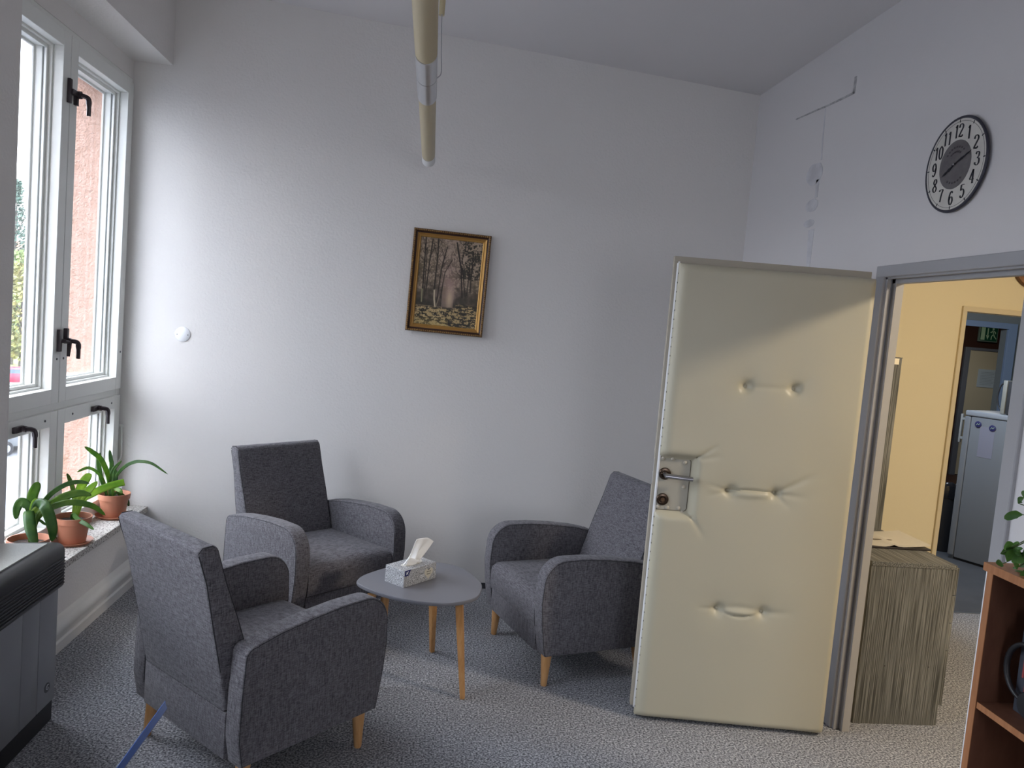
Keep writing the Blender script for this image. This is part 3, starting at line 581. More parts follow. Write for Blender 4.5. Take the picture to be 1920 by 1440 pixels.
# ------------------------------------------------------------------ armchair
def armchair(label):
    t = thing('armchair', label, 'armchair', group='grey fabric armchairs around the coffee table')
    Wh, Wi = .344, .263
    # side profile of the arm panel (y forward, z up)
    prof = [(-.302, .156), (.262, .156)] + arc(.258, .172, .016, -80, 0, 3)[1:] + [(.296, .30), (.306, .40), (.303, .47)] + arc(.190, .492, .112, 5, 92, 9) + [(.08, .604), (-.05, .594), (-.18, .578), (-.262, .560)] + arc(-.275, .522, .034, 80, 165, 5) + [(-.316, .40), (-.318, .25)]
    for s in (1, -1):
        b = bmesh.new(); a0, a1 = (Wi + .003, Wh) if s > 0 else (-Wh, -Wi - .003); prism(b, prof, 0, a0, a1, .007, 3)
        o = obj('armrest', b, FABRIC, t, 35)
        for xx in (a0 + .0065, a1 - .0065):
            b = bmesh.new(); sgn = 1 if xx > (a0 + a1) / 2 else -1
            cy, cz2 = .0, .38; pp = []
            for (y, z) in prof[2:] + [prof[0]]:
                pp.append((xx + sgn * .0055, y + (.005 if y < 0 else -.005) * .9, z - (.0055 if z > .5 else 0)))
            tube(b, pp, .0016, 6); obj('seam', b, SEAM, o)
    # backrest
    bp = [(-.318, .322), (-.226, .322), (-.212, .40), (-.232, .47), (-.283, .62), (-.334, .755)] + arc(-.395, .855, .030, 20, 100, 5) + [(-.425, .882)] + arc(-.424, .866, .016, 100, 175, 3) + [(-.408, .76), (-.374, .60), (-.343, .46)]
    b = bmesh.new(); prism(b, bp, 0, -Wi + .001, Wi - .001, .014, 4); bk_ = obj('backrest', b, FABRIC, t, 38)
    for s in (1, -1):
        b = bmesh.new(); tube(b, [(s * (Wi - .0055), y, z) for y, z in ((-.343 + .003, .46), (-.374 + .003, .60), (-.408 + .004, .76), (-.436, .858))], .0016, 6); obj('seam', b, SEAM, bk_)
        b = bmesh.new(); tube(b, [(s * (Wi - .0055), y, z) for y, z in ((-.232 - .003, .47), (-.283 - .003, .62), (-.334 - .003, .755), (-.372, .865), (-.392, .884), (-.425, .8815), (-.4385, .865))], .0016, 6); obj('seam', b, SEAM, bk_)
    # seat cushion, crowned
    b = bmesh.new(); nx, ny = 20, 20; y0, y1 = -.235, .292
    def ht_(u, v):
        c = (1 - abs(2 * u - 1) ** 3) * (1 - abs(2 * v - 1) ** 4)
        e = .5 * (1 - min(1, (1 - v) / .07)) ** 2 * .045
        return .408 + .018 * c - e * 1.0
    top = [[b.verts.new((-Wi + .002 + 2 * (Wi - .002) * i / nx, y0 + (y1 - y0) * j / ny, ht_(i / nx, j / ny))) for j in range(ny + 1)] for i in range(nx + 1)]
    for i in range(nx):
        for j in range(ny): b.faces.new((top[i][j], top[i + 1][j], top[i + 1][j + 1], top[i][j + 1]))
    lo = [.36, .30, .272]; rows = [[top[i][ny] for i in range(nx + 1)]]
    for q, z in enumerate(lo): rows.append([b.verts.new((top[i][ny].co.x, y1 + (.005, .004, -.003)[q], z)) for i in range(nx + 1)])
    for r0, r1 in zip(rows, rows[1:]):
        for i in range(nx): b.faces.new((r0[i], r0[i + 1], r1[i + 1], r1[i]))
    bb = [b.verts.new((top[i][0].co.x, y0, .272)) for i in range(nx + 1)]
    for i in range(nx): b.faces.new((top[i][0], bb[i], bb[i + 1], top[i + 1][0])); b.faces.new((bb[i], rows[-1][i], rows[-1][i + 1], bb[i + 1]))
    for i in (0, nx): b.faces.new([top[i][j] for j in range(ny + 1)] + [rows[1][i], rows[2][i], rows[3][i], bb[i]])
    obj('seat_cushion', b, FABRIC, t, 50)
    obj('front_rail', B(-Wi + .001, Wi - .001, .235, .283, .158, .268, .004), FABRIC, t, 35)
    obj('lower_back_panel', B(-Wi + .001, Wi - .001, -.316, -.28, .158, .318, .005), FABRIC, t, 35)
    obj('base_frame', B(-Wi + .001, Wi - .001, -.28, .235, .165, .272), FABRIC, t)
    for sx, sy in ((1, 1), (-1, 1), (1, -1), (-1, -1)):
        b = bmesh.new(); ly = .235 if sy > 0 else -.277
        top_c = Vector((sx * .292, ly + (-.004 if sy > 0 else .02), .158)); foot = Vector((sx * .298, ly, 0))
        tube(b, [foot, foot + (top_c - foot) * .03, foot + (top_c - foot) * .5, top_c], [.0125, .0145, .020, .0265], 16); obj('leg', b, OAK, t, 40)
    return t
A0 = armchair('grey fabric armchair in front, seen from behind, nearest to the window heater')
A1 = copy_tree(A0); A1['label'] = 'grey fabric armchair with its back against the wall, between the window and the coffee table'
A2 = copy_tree(A0); A2['label'] = 'grey fabric armchair on the right, partly hidden by the open padded door'
for o, (x, y, a) in zip((A0, A1, A2), ((-.535, 2.892, -.767), (-.508, 4.045, -2.362), (.768, 3.759, 1.89))): o.location = (x, y, 0); o.rotation_euler.z = a

# ------------------------------------------------------------------ coffee table
tb = thing('coffee_table', 'small coffee table with grey rounded triangular top and splayed wooden legs', 'table', (.04, 3.45, 0))
raw = [(.318, 3.419), (.306, 3.50), (.262, 3.62), (.205, 3.695), (.13, 3.728), (.05, 3.72), (-.045, 3.67), (-.135, 3.600), (-.215, 3.50), (-.241, 3.43), (-.236, 3.38), (-.175, 3.308), (-.081, 3.240), (.0, 3.203), (.09, 3.186), (.17, 3.192), (.25, 3.235), (.296, 3.30)]
cl = [Vector((x - .04, y - 3.45, 0)) for x, y in raw]; sm_ = []
for i in range(len(cl)):
    a, b_, c, d = cl[i - 1], cl[i], cl[(i + 1) % len(cl)], cl[(i + 2) % len(cl)]
    for k in range(5):
        t = k / 5; sm_.append(.5 * ((2 * b_) + (c - a) * t + (2 * a - 5 * b_ + 4 * c - d) * t * t + (3 * b_ - a - 3 * c + d) * t ** 3))
b = bmesh.new(); secs = [(.965, .432), (.988, .4345), (1, .441), (1, .446), (.997, .4495), (.990, .4508)]; rings = [[b.verts.new((p.x * s, p.y * s, z)) for p in sm_] for s, z in secs]; n_ = len(sm_)
for r0, r1 in zip(rings, rings[1:]):
    for k in range(n_): b.faces.new((r0[k], r0[(k + 1) % n_], r1[(k + 1) % n_], r1[k]))
b.faces.new(rings[0]); b.faces.new(rings[-1]); obj('tabletop', b, TABLEG, tb, 30)
for fx, fy, tx, ty in ((.125, 3.72, .10, 3.575), (.258, 3.254, .212, 3.325), (-.248, 3.325, -.165, 3.365)):
    b = bmesh.new(); p0 = Vector((fx - .04, fy - 3.45, 0)); p1 = Vector((tx - .04, ty - 3.45, .432)); dr = (p1 - p0); hz = Vector((dr.x, dr.y, 0)).normalized()
    tube(b, [p0, p0 + dr * .02, p0 + dr * .7, p1], [.0125, .015, .021, .0235], 4, upv=hz); bmesh.ops.bevel(b, geom=[e for e in b.edges if abs((e.verts[0].co - e.verts[1].co).z) > .05], offset=.003, segments=2, affect='EDGES'); obj('leg', b, BAMBOO, tb, 35)
    b = bmesh.new(); q = Vector((tx - .04, ty - 3.45, 0)) - hz * .0; box(b, q.x - .03, q.x + .03, q.y - .03, q.y + .03, .424, .432, .002); obj('mounting_block', b, DARKLINE, tb)

# tissue box
ux = Vector((.143, .154)).normalized(); ang = math.atan2(ux.y, ux.x)
tx_ = thing('tissue_box', 'small grey and white patterned box of tissues on the coffee table', 'tissue box', (-.035, 3.344, .4508), ang)
def maze():
    m = bpy.data.materials.new('maze_print'); m.use_nodes = True; t = m.node_tree; p = t.nodes['Principled BSDF']
    tc = t.nodes.new('ShaderNodeTexCoord'); n = t.nodes.new('ShaderNodeTexNoise'); n.inputs['Scale'].default_value = 85; n.inputs['Detail'].default_value = 0; t.links.new(tc.outputs['Object'], n.inputs['Vector'])
    mm = t.nodes.new('ShaderNodeMath'); mm.operation = 'PINGPONG'; mm.inputs[1].default_value = .055; t.links.new(n.outputs['Fac'], mm.inputs[0])
    r = t.nodes.new('ShaderNodeValToRGB'); r.color_ramp.elements[0].position = .022; r.color_ramp.elements[0].color = (.66, .67, .68, 1); r.color_ramp.elements[1].position = .032; r.color_ramp.elements[1].color = (.07, .07, .08, 1)
    t.links.new(mm.outputs[0], r.inputs[0]); t.links.new(r.outputs[0], p.inputs['Base Color']); p.inputs['Roughness'].default_value = .6; return m
obj('carton', B(0, .208, 0, .118, 0, .076, .0012, 1), maze(), tx_)
b = bmesh.new(); lathe(b, [(.038, 0), (.038, .0006), (0, .0006)], 32, Matrix.Translation((.104, .06, .0761)) @ Matrix.Diagonal((1.7, .62, 1, 1))); obj('slot', b, mat('slot_film', (.62, .60, .54), .4), tx_)
b = bmesh.new(); prism(b, [(.003, .050), (.026, .050), (.040, .0755), (.003, .0755)], 1, -.0008, .0005); o = obj('navy_tag', b, NAVY, tx_)
b = bmesh.new(); tube(b, [(.012, -.0012, .058), (.018, -.0012, .066), (.024, -.0012, .070)], .0016, 6); tube(b, [(.010, -.0012, .067), (.018, -.0012, .064), (.022, -.0012, .058)], .0014, 6); obj('white_mark', b, PAPERT, o)
hp = []
for k in range(40):
    a = 2 * math.pi * k / 40; hp.append((.158 + .00175 * 16 * math.sin(a) ** 3, .036 + .00185 * (13 * math.cos(a) - 5 * math.cos(2 * a) - 2 * math.cos(3 * a) - math.cos(4 * a))))
b = bmesh.new(); prism(b, hp, 1, -.0008, .0005); o = obj('pale_heart', b, mat('heart_cream', (.56, .53, .44), .6), tx_)
b = bmesh.new()
for (z, xs) in ((.054, ((.150, .154), (.156, .163))), (.043, ((.144, .151), (.153, .161), (.163, .172))), (.032, ((.146, .152), (.154, .160), (.162, .169)))):
    for x0, x1 in xs:
        q = [(x0 + (x1 - x0) * k / 6, -.0012, z + .0022 * math.sin(k * 2.1 + x0 * 900)) for k in range(7)]; tube(b, q, .0008, 5)
obj('handwritten_lines', b, mat('heart_ink', (.10, .09, .08), .6), o)
# tissue sticking out (fold fan), in local coords of the box
ts = bmesh.new(); NU, NV = 22, 16
Lp = [Vector((.044, .058, .070)), Vector((.084, .058, .107)), Vector((.110, .058, .145)), Vector((.130, .058, .184))]
Rp = [Vector((.140, .066, .072)), Vector((.163, .066, .098)), Vector((.198, .066, .128)), Vector((.240, .066, .163))]
Lc, Rc = catmull(Lp, 6), catmull(Rp, 6); Q = []
for i in range(len(Lc)):
    v = i / (len(Lc) - 1); row = []
    for k in range(NU + 1):
        u = k / NU; p = Lc[i].lerp(Rc[i], u)
        fold = math.sin(u * math.pi * 3.2 + .5) * .012 * (1 - .35 * v) + .005 * math.sin(u * 11 + v * 3)
        p = p + Vector((.006 * math.sin(v * 5 + u * 4), fold - .004, (.012 * math.sin(u * math.pi) if v > .9 else .006 * math.sin(u * math.pi) * v) - .010 * u * v)); row.append(ts.verts.new(p))
    Q.append(row)
for r0, r1 in zip(Q, Q[1:]):
    for k in range(NU): ts.faces.new((r0[k], r0[k + 1], r1[k + 1], r1[k]))
o = obj('tissue', ts, PAPERT, tx_, 80); md = o.modifiers.new('thickness', 'SOLIDIFY'); md.thickness = .0012
ts = bmesh.new(); Q = []
for i in range(8):
    v = i / 7; Q.append([ts.verts.new((.048 + .062 * u_ + .012 * v + .03 * v * u_, .045 + .006 * math.sin(u_ * 6) - .006 * v, .074 + .034 * v * (1 - .4 * u_) + .004 * math.sin(u_ * 7))) for u_ in [k / 8 for k in range(9)]])
for r0, r1 in zip(Q, Q[1:]):
    for k in range(8): ts.faces.new((r0[k], r0[k + 1], r1[k + 1], r1[k]))
o2 = obj('tissue_fold', ts, PAPERT, tx_, 80); md = o2.modifiers.new('thickness', 'SOLIDIFY'); md.thickness = .0012

# ------------------------------------------------------------------ framed painting
pf = thing('framed_painting', 'gold framed forest painting hanging slightly crooked on the back wall', 'painting', (.082, YB - .004, 1.854)); pf.rotation_euler = (R(-1.2), R(1.0), 0)
PW, PH = .458 / 2, .604 / 2
bands = [(0, .006, 0, .030, DGOLD), (.006, .016, .004, .034, DGOLD), (.016, .021, 0, .027, mat('frame_dark', (.035, .012, .008), .5)), (.021, .036, 0, .024, GOLD), (.036, .040, 0, .020, mat('gold_bright', (.62, .38, .12), .35, .5)), (.040, .046, 0, .015, DGOLD)]
fm = bmesh.new(); fmats = [DGOLD, MATS['frame_dark'], GOLD, MATS['gold_bright']]
cs = [(0, .002), (0, .026), (.004, .033), (.010, .034), (.015, .028), (.019, .024), (.024, .0245), (.030, .021), (.036, .018), (.040, .019), (.043, .015), (.046, .012), (.046, .002)]
mi_ = [0, 0, 0, 0, 1, 1, 2, 2, 2, 3, 2, 2]
rg = [[fm.verts.new((sx * (PW - i), -d, sz * (PH - i))) for sx, sz in ((-1, -1), (1, -1), (1, 1), (-1, 1))] for i, d in cs]
for q, (r0, r1) in enumerate(zip(rg, rg[1:])):
    for k in range(4): f = fm.faces.new((r0[k], r0[(k + 1) % 4], r1[(k + 1) % 4], r1[k])); f.material_index = mi_[q]
obj('frame', fm, fmats, pf)
# beading on the outer rim
bd = bmesh.new()
def bead(x, z): lathe(bd, [(.0042, 0), (.0034, .003), (0, .0042)], 6, Matrix.Translation((x, -.032, z)) @ Matrix.Rotation(R(90), 4, 'X'))
k = -PW + .008
while k < PW - .004: bead(k, PH - .008); bead(k, -PH + .008); k += .0125
k = -PH + .020
while k < PH - .014: bead(PW - .008, k); bead(-PW + .008, k); k += .0125
obj('beaded_rim', bd, mat('bead_gold', (.34, .19, .06), .4, .4), pf, 60)
# canvas painted into a colour attribute
cw, chh = 150, 200; aw, ah = PW * 2 - .090, PH * 2 - .090
yy, xx = np.mgrid[0:chh + 1, 0:cw + 1]; U = xx / cw; V = yy / chh          # V down
def fbm(sx, sy, ox, oct=3):
    a = np.zeros_like(U)
    for j in range(chh + 1):
        for i in range(cw + 1):
            v = 0; am = 1
            for o in range(oct): v += am * mnoise.noise(Vector((U[j, i] * sx * 2 ** o + ox, V[j, i] * sy * 2 ** o, ox))); am *= .55
            a[j, i] = v
    return a
n1, n2, n3 = fbm(9, 12, 1.3), fbm(34, 44, 4.1), fbm(13, 46, 8.2)
img = np.zeros((chh + 1, cw + 1, 3))
sky = np.array((.25, .21, .20)); glow = np.array((.24, .18, .19)); olive = np.array((.17, .145, .075))
g = np.exp(-((U - .52) / .14) ** 2 - ((V - .52) / .25) ** 2)[..., None]; img = sky * (1 - .5 * V[..., None]) * (1 - g) + glow * g
side = np.clip(np.abs(U - .5) * 1.7 + n1 * .5, 0, 1)[..., None] * .55; img = img * (1 - side) + olive * side
def mixm(m, c):
    global img
    m = np.clip(m, 0, 1)[..., None]; img = img * (1 - m) + np.array(c) * m
fol = (n2 * 1.6 + n1 * .8); mixm((fol > .12) * (V < .45) * (.25 + .75 * (U > .68)) * .85, (.035, .035, .025)); mixm((fol < -.35) * (V < .6) * .4, (.34, .30, .26))
mixm(np.clip((V - .48) * 3 + n1 * .6, 0, 1) * ((U < .42) | (U > .6)) * .8 * (V < .78), (.035, .032, .022))
mixm(np.exp(-((U - .54) / .045) ** 2 - ((V - .68) / .10) ** 2) * .8, (.40, .34, .27))
def trunk(pts, w, c, m=.95):
    D_ = np.full(U.shape, 9.)
    for (x0, y0), (x1, y1) in zip(pts, pts[1:]):
        dx, dy = x1 - x0, y1 - y0; t = np.clip(((U - x0) * dx + (V - y0) * dy) / (dx * dx + dy * dy), 0, 1); D_ = np.minimum(D_, np.hypot(U - x0 - t * dx, (V - y0 - t * dy) * 1.33))
    mixm(np.clip(1.4 - D_ / w, 0, 1) * m, c)
dk = (.028, .018, .012)
for p, w in (([(.08, .0), (.09, .30), (.10, .74)], .011), ([(.11, .12), (.13, .68)], .007), ([(.19, .02), (.17, .26), (.15, .62)], .009), ([(.28, .0), (.29, .22), (.28, .62), (.31, .80)], .011), ([(.43, .09), (.37, .33), (.34, .73)], .009), ([(.53, .23), (.43, .38), (.39, .68)], .007),
             ([(.58, .03), (.68, .31), (.74, .65)], .012), ([(.72, .10), (.68, .24)], .008), ([(.70, .31), (.79, .64)], .008), ([(.82, .30), (.81, .62)], .008), ([(.86, .12), (.86, .58)], .010), ([(.10, .15), (.03, .0)], .005), ([(.28, .2), (.21, .06)], .005), ([(.16, .25), (.24, .08)], .005), ([(.40, .22), (.34, .1)], .004), ([(.66, .27), (.60, .12)], .005), ([(.86, .28), (.95, .16)], .006), ([(.80, .36), (.90, .26)], .005)): trunk(p, w, dk)
rb_ = random.Random(5)
for q in range(46):
    x0 = rb_.choice((.09, .13, .19, .28, .40, .37, .58, .66, .70, .81, .86)) + rb_.uniform(-.02, .02); y0 = rb_.uniform(.04, .42); dx_ = rb_.uniform(.03, .10) * rb_.choice((-1, 1)); dy_ = -rb_.uniform(.03, .09)
    trunk([(x0, y0), (x0 + dx_ * .5, y0 + dy_ * .35), (x0 + dx_, y0 + dy_)], .0035, dk, .75)
trunk([(.285, .60), (.295, .70), (.32, .80)], .012, (.42, .40, .33)); trunk([(.09, .60), (.095, .74)], .012, (.22, .24, .16)); trunk([(.37, .66), (.33, .80)], .006, (.22, .20, .16))
ground = np.clip((V - .775 - .10 * (.5 - U) * 0 + .05 * (U > .65) * (V < .9)) * 30, 0, 1) * (V > .70)
mixm(ground * .95, (.085, .068, .038)); mixm(ground * (n3 > .05) * .85, (.33, .27, .15)); mixm(ground * (n3 < -.22) * .9, (.025, .024, .016)); mixm(ground * (n2 > .35) * (U < .5) * .8, (.42, .37, .24)); mixm(ground * np.clip((V - .88) * 9, 0, 1) * (U < .55) * .45, (.33, .28, .10)); mixm(ground * (n2 < -.2) * (U > .5) * .7, (.03, .032, .02))
lum = img.mean(2, keepdims=True); img = np.clip((img * 1.0) * np.array((1.12, .97, .78)) * np.clip(lum / .16, .55, 1.35), .002, 1)
cv = bmesh.new(); V_ = [[cv.verts.new((-aw / 2 + aw * i / cw, -.010, ah / 2 - ah * j / chh)) for i in range(cw + 1)] for j in range(chh + 1)]
for j in range(chh):
    for i in range(cw): cv.faces.new((V_[j][i], V_[j + 1][i], V_[j + 1][i + 1], V_[j][i + 1]))
cm = bpy.data.materials.new('oil_paint'); cm.use_nodes = True; at = cm.node_tree.nodes.new('ShaderNodeVertexColor'); at.layer_name = 'paint'; pb = cm.node_tree.nodes['Principled BSDF']; cm.node_tree.links.new(at.outputs[0], pb.inputs['Base Color']); pb.inputs['Roughness'].default_value = .45
co = obj('canvas', cv, cm, pf, recalc=False)
ca = co.data.color_attributes.new('paint', 'FLOAT_COLOR', 'POINT'); flat = np.concatenate([img.reshape(-1, 3), np.ones((img.shape[0] * img.shape[1], 1))], 1).astype(np.float32); ca.data.foreach_set('color', flat.ravel())
obj('backing_board', B(-PW + .01, PW - .01, -.008, 0, -PH + .01, PH - .01), mat('backing', (.2, .13, .08), .8), pf)

# ------------------------------------------------------------------ wall clock on the right wall
ck = thing('wall_clock', 'large round vintage wall clock with black numerals above the open door', 'wall clock', (XR, 2.722, 2.366)); ck.rotation_euler = (0, 0, R(-90)); ck.scale = (.935, .62, .96)
# local: x = right across the dial, -y = towards the room, z up
RX = Matrix.Rotation(R(90), 4, 'X')
b = bmesh.new(); lathe(b, [(0, 0), (.160, 0), (.178, .012), (.182, .020), (.180, .026), (.175, .028), (.171, .0255)], 72, RX); obj('rim', b, mat('rim_black', (.03, .03, .045), .45), ck, 40)
b = bmesh.new(); lathe(b, [(.172, .0245), (0, .0245)], 72, RX); obj('dial', b, CLOCKW, ck)
b = bmesh.new(); lathe(b, [(.0925, .0245), (.0925, .0252), (0, .0252)], 60, RX); obj('grey_centre', b, CLOCKG, ck)
b = bmesh.new(); lathe(b, [(.1625, .0246), (.1625, .0252), (.1612, .0252), (.1612, .0246)], 72, RX)
for k in range(12):
    a = R(30 * k); m4 = Matrix.Rotation(a, 4, 'Y'); b2 = bmesh.new(); box(b2, -.0022, .0022, -.0255, -.0246, .158, .1695); join(b, b2, 0, m4)
obj('minute_track', b, INK, ck)
def pen(bm, pts, h, tk=.0042, tn=.0011, y=-.0262):
    """stroke with thick uprights and thin cross strokes"""
    P = pts if len(pts) == 2 else [(p.x, p.y) for p in catmull([(x, z, 0) for x, z in pts], 5)]
    L_, R_ = [], []
    for i, p in enumerate(P):
        a, c = P[max(0, i - 1)], P[min(len(P) - 1, i + 1)]; dx, dz = c[0] - a[0], c[1] - a[1]; l = math.hypot(dx, dz) or 1; dx /= l; dz /= l
        w = tn + (tk - tn) * abs(dz) ** 1.5; L_.append((p[0] - dz * w, p[1] + dx * w)); R_.append((p[0] + dz * w, p[1] - dx * w))
    vs = [(bm.verts.new((l[0], y, l[1])), bm.verts.new((r[0], y, r[1])), bm.verts.new((r[0], y + .0014, r[1])), bm.verts.new((l[0], y + .0014, l[1]))) for l, r in zip(L_, R_)]
    for a, c in zip(vs, vs[1:]):
        for k in range(4): bm.faces.new((a[k], a[(k + 1) % 4], c[(k + 1) % 4], c[k]))
    bm.faces.new(vs[0]); bm.faces.new(vs[-1])
DIG = {'1': [[(0, 1), (0, 0)], [(-.22, .82), (0, .99)], ], '2': [[(-.3, .74), (-.26, .92), (0, 1), (.27, .86), (.26, .66), (0, .4), (-.32, .06)], [(-.32, .05), (-.1, .09), (.12, .0), (.33, .14)], [(-.32, .03), (.3, .03)]],
       '3': [[(-.28, .82), (-.1, .99), (.22, .9), (.22, .66), (-.05, .54)], [(-.05, .54), (.28, .44), (.3, .15), (.02, 0), (-.3, .12), (-.3, .24)]], '4': [[(.14, 1), (.14, 0)], [(.14, 1), (-.34, .3)], [(-.34, .28), (.36, .28)], [(-.02, .01), (.28, .01)]],
       '5': [[(-.2, .97), (.28, .97)], [(-.2, .97), (-.24, .55)], [(-.24, .55), (.05, .64), (.3, .42), (.2, .1), (-.08, 0), (-.3, .16)]], '6': [[(.24, .86), (.02, .99), (-.22, .78), (-.3, .35), (-.12, .02), (.12, .0), (.3, .26), (.16, .54), (-.1, .54), (-.28, .32)]],
       '7': [[(-.3, .97), (.3, .97)], [(.3, .97), (.06, .5), (-.06, .02)], [(-.3, .97), (-.3, .84)]], '8': [[(0, .52), (-.25, .72), (-.12, .96), (.12, .97), (.24, .74), (0, .52), (-.3, .28), (-.14, .02), (.14, .02), (.3, .26), (0, .52)]],
       '9': [[(-.24, .14), (-.02, .01), (.22, .22), (.3, .65), (.12, .98), (-.12, 1), (-.3, .74), (-.16, .46), (.1, .46), (.28, .68)]], '0': [[(0, 1), (-.26, .8), (-.28, .5), (-.24, .2), (0, 0), (.24, .2), (.28, .5), (.26, .8), (0, 1)]]}
for k in range(1, 13):
    a = R(30 * k); rr_ = .126; cx_, cz0 = rr_ * math.sin(a), rr_ * math.cos(a); s = str(k); b = bmesh.new(); hh = .050; adv = .026
    for q, chx in enumerate(s):
        ox = cx_ + (q - (len(s) - 1) / 2) * adv
        for st_ in DIG[chx]: pen(b, [(ox + x * .034, cz0 + (z - .5) * hh) for x, z in st_], hh)
    obj('numeral', b, INK, ck, recalc=True)
for rad, a0, a1 in ((.066, -55, 55), (.048, -40, 40), (.070, 140, 220)):
    b = bmesh.new()      # faded scroll lettering on the centre
    for k in range(int((a1 - a0) / 13)):
        a = R(a0 + 13 * k + 4); c_ = Vector((rad * math.sin(a), rad * math.cos(a)))
        pen(b, [(c_.x - .004, c_.y - .003), (c_.x - .001, c_.y + .004), (c_.x + .002, c_.y - .003), (c_.x + .005, c_.y + .004)], .01, .0011, .0006, -.0258)
    obj('faded_lettering', b, mat('faded_ink', (.05, .045, .05), .6), ck)
b = bmesh.new()
def hand(ang, ln, tail, w, y):
    b2 = bmesh.new(); prism(b2, [(-.0016, -tail), (-.004, -tail * .55), (-.0018, -.012), (-.0035, 0), (-.0022, .012), (-w, ln * .45), (-w * .45, ln * .6), (-w * .8, ln * .72), (0, ln), (w * .8, ln * .72), (w * .45, ln * .6), (w, ln * .45), (.0022, .012), (.0035, 0), (.0018, -.012), (.004, -tail * .55), (.0016, -tail)], 1, y, y + .0015); return b2
join(b, hand(0, .103, .012, .0042, -.034), 0, Matrix.Rotation(R(69), 4, 'Y')); obj('minute_hand', b, INK, ck)
b = bmesh.new(); join(b, hand(0, .078, .012, .006, -.031), 0, Matrix.Rotation(R(242), 4, 'Y')); obj('hour_hand', b, INK, ck)
b = bmesh.new(); tube(b, [(0, -.024, 0), (0, -.037, 0)], .0035, 12); obj('centre_pin', b, ALU, ck)

# ------------------------------------------------------------------ pendant tube lamp
lp = thing('tube_lamp', 'long yellowed tube lamp with silver sleeves hanging from the ceiling', 'pendant lamp', (-.083, 0, 2.5))
def tubey(y0, y1, r, n=40): return [(0, y0 + (y1 - y0) * k / n, 0) for k in range(n + 1)]
b = bmesh.new(); ys = []; y = 1.36
while y < 2.63: ys.append(y); y += .010
tube(b, [(0, y, 0) for y in ys], [.0352 + (.0013 if i % 2 else -.0010) for i in range(len(ys))], 28); obj('ribbed_diffuser', b, TUBE, lp, 60, label='ribbed cream half of the diffuser')
b = bmesh.new(); tube(b, [(0, 3.10, 0), (0, 4.25, 0)], .0345, 28); obj('smooth_diffuser', b, TUBE, lp, 60, label='smooth cream half of the diffuser')
b = bmesh.new(); tube(b, [(0, 2.62, 0), (0, 2.855, 0)], .0372, 32); obj('silver_sleeve', b, ALU, lp, 60)
b = bmesh.new(); tube(b, [(0, 2.861, 0), (0, 3.112, 0)], .0372, 32); obj('silver_sleeve', b, ALU, lp, 60)
b = bmesh.new(); tube(b, [(0, 2.853, 0), (0, 2.863, 0)], .0362, 28); obj('joint_ring', b, BLACKP, lp, 60)
b = bmesh.new(); tube(b, [(0, 4.22, 0), (0, 4.37, 0)], .0362, 28); obj('white_end_cap', b, WHITEP, lp, 60)
b = bmesh.new(); tube(b, catmull([(.036, 2.86, -.004), (.050, 2.87, .02), (.045, 2.92, .10), (.036, 3.02, .24)], 5) + [Vector((.034, 3.05, .30))], .0018, 6); obj('suspension_wire', b, mat('wire_grey', (.35, .35, .36), .4), lp, 40)
for q in ([(.03, 3.05, .36), (.03, 3.05, cz(-.05) - 2.5)], [(0, 1.6, .034), (0, 1.6, cz(-.083) - 2.5)]): obj('suspension_wire', tube(bmesh.new(), q, .0018, 6), MATS['wire_grey'], lp, 40)
b = bmesh.new(); tube(b, [(.033, 3.05, .285), (.033, 3.05, .355)], [.011, .012], 12); obj('cord_grip', b, TUBE, lp, 40)
b = bmesh.new()
for k in range(13): pass
tube(b, [(.033 + .009 * math.cos(2 * math.pi * k / 12), 3.05, .372 + .009 * math.sin(2 * math.pi * k / 12)) for k in range(13)], .0022, 6, cap=False); obj('wire_loop', b, ALU, lp, 40)

# round blank cover on the back wall
cvp = thing('junction_box_cover', 'small round white junction box cover on the back wall beside the window', 'cover plate', (-1.424, YB, 1.425))
b = bmesh.new(); lathe(b, [(.043, 0), (.043, .003), (.040, .0055), (0, .0055)], 40, RX); obj('cover_disc', b, mat('white_plastic', (.78, .79, .82), .4), cvp, 40)
b = bmesh.new()
b.free()
for s in (-1, 1): obj('screw', lathe(bmesh.new(), [(.003, .0055), (.003, .007), (0, .007)], 10, Matrix.Translation((s * .030, 0, -.002)) @ RX), mat('screw_grey', (.2, .2, .2), .4, .6), cvp)

# ------------------------------------------------------------------ gas heater below the pier
hr = thing('wall_heater', 'grey convector heater with black louvred top edge at the left under the window pier', 'heater', (-1.3, 3.0, 0))
# local y 0 is the far end, negative towards the camera; local x 0 front of the black lip
L = -1.25
prof = [(-.27, .672), (-.075, .688), (-.045, .690)] + arc(-.032, .658, .032, 90, 5, 5) + [(0, .60), (0, .53), (-.006, .522), (-.03, .518), (-.27, .518)]
b = bmesh.new(); prism(b, prof, 1, L, 0.0, .004, 2); obj('black_top_shell', b, BLACKP, hr, 35)
b = bmesh.new(); prism(b, [(-.268, .6735), (-.272 + .0, .682), (-.072, .6925), (-.05, .694), (-.05, .688)], 1, L + .01, -.035); obj('speckled_top_plate', b, HTOP, hr, 35)
b = bmesh.new()
for k in range(9): box(b, -.002, .0035, L + .02, -.004, .536 + k * .012, .5415 + k * .012, .001, 1)
obj('louvre', b, mat('louvre_black', (.028, .028, .032), .35), hr)
for a, c in ((-.135, -.003), (-.255, -.139), (-.62, -.258), (L, -.623)):
    obj('front_panel', B(-.045, -.018, a, c, .085, .514, .003), PANELG, hr, 35)
obj('end_panel', B(-.26, -.046, -.012, -.003, .085, .515, .002), PANELG, hr); obj('inner_body', B(-.26, -.05, L, -.014, .07, .512), BLACKP, hr)
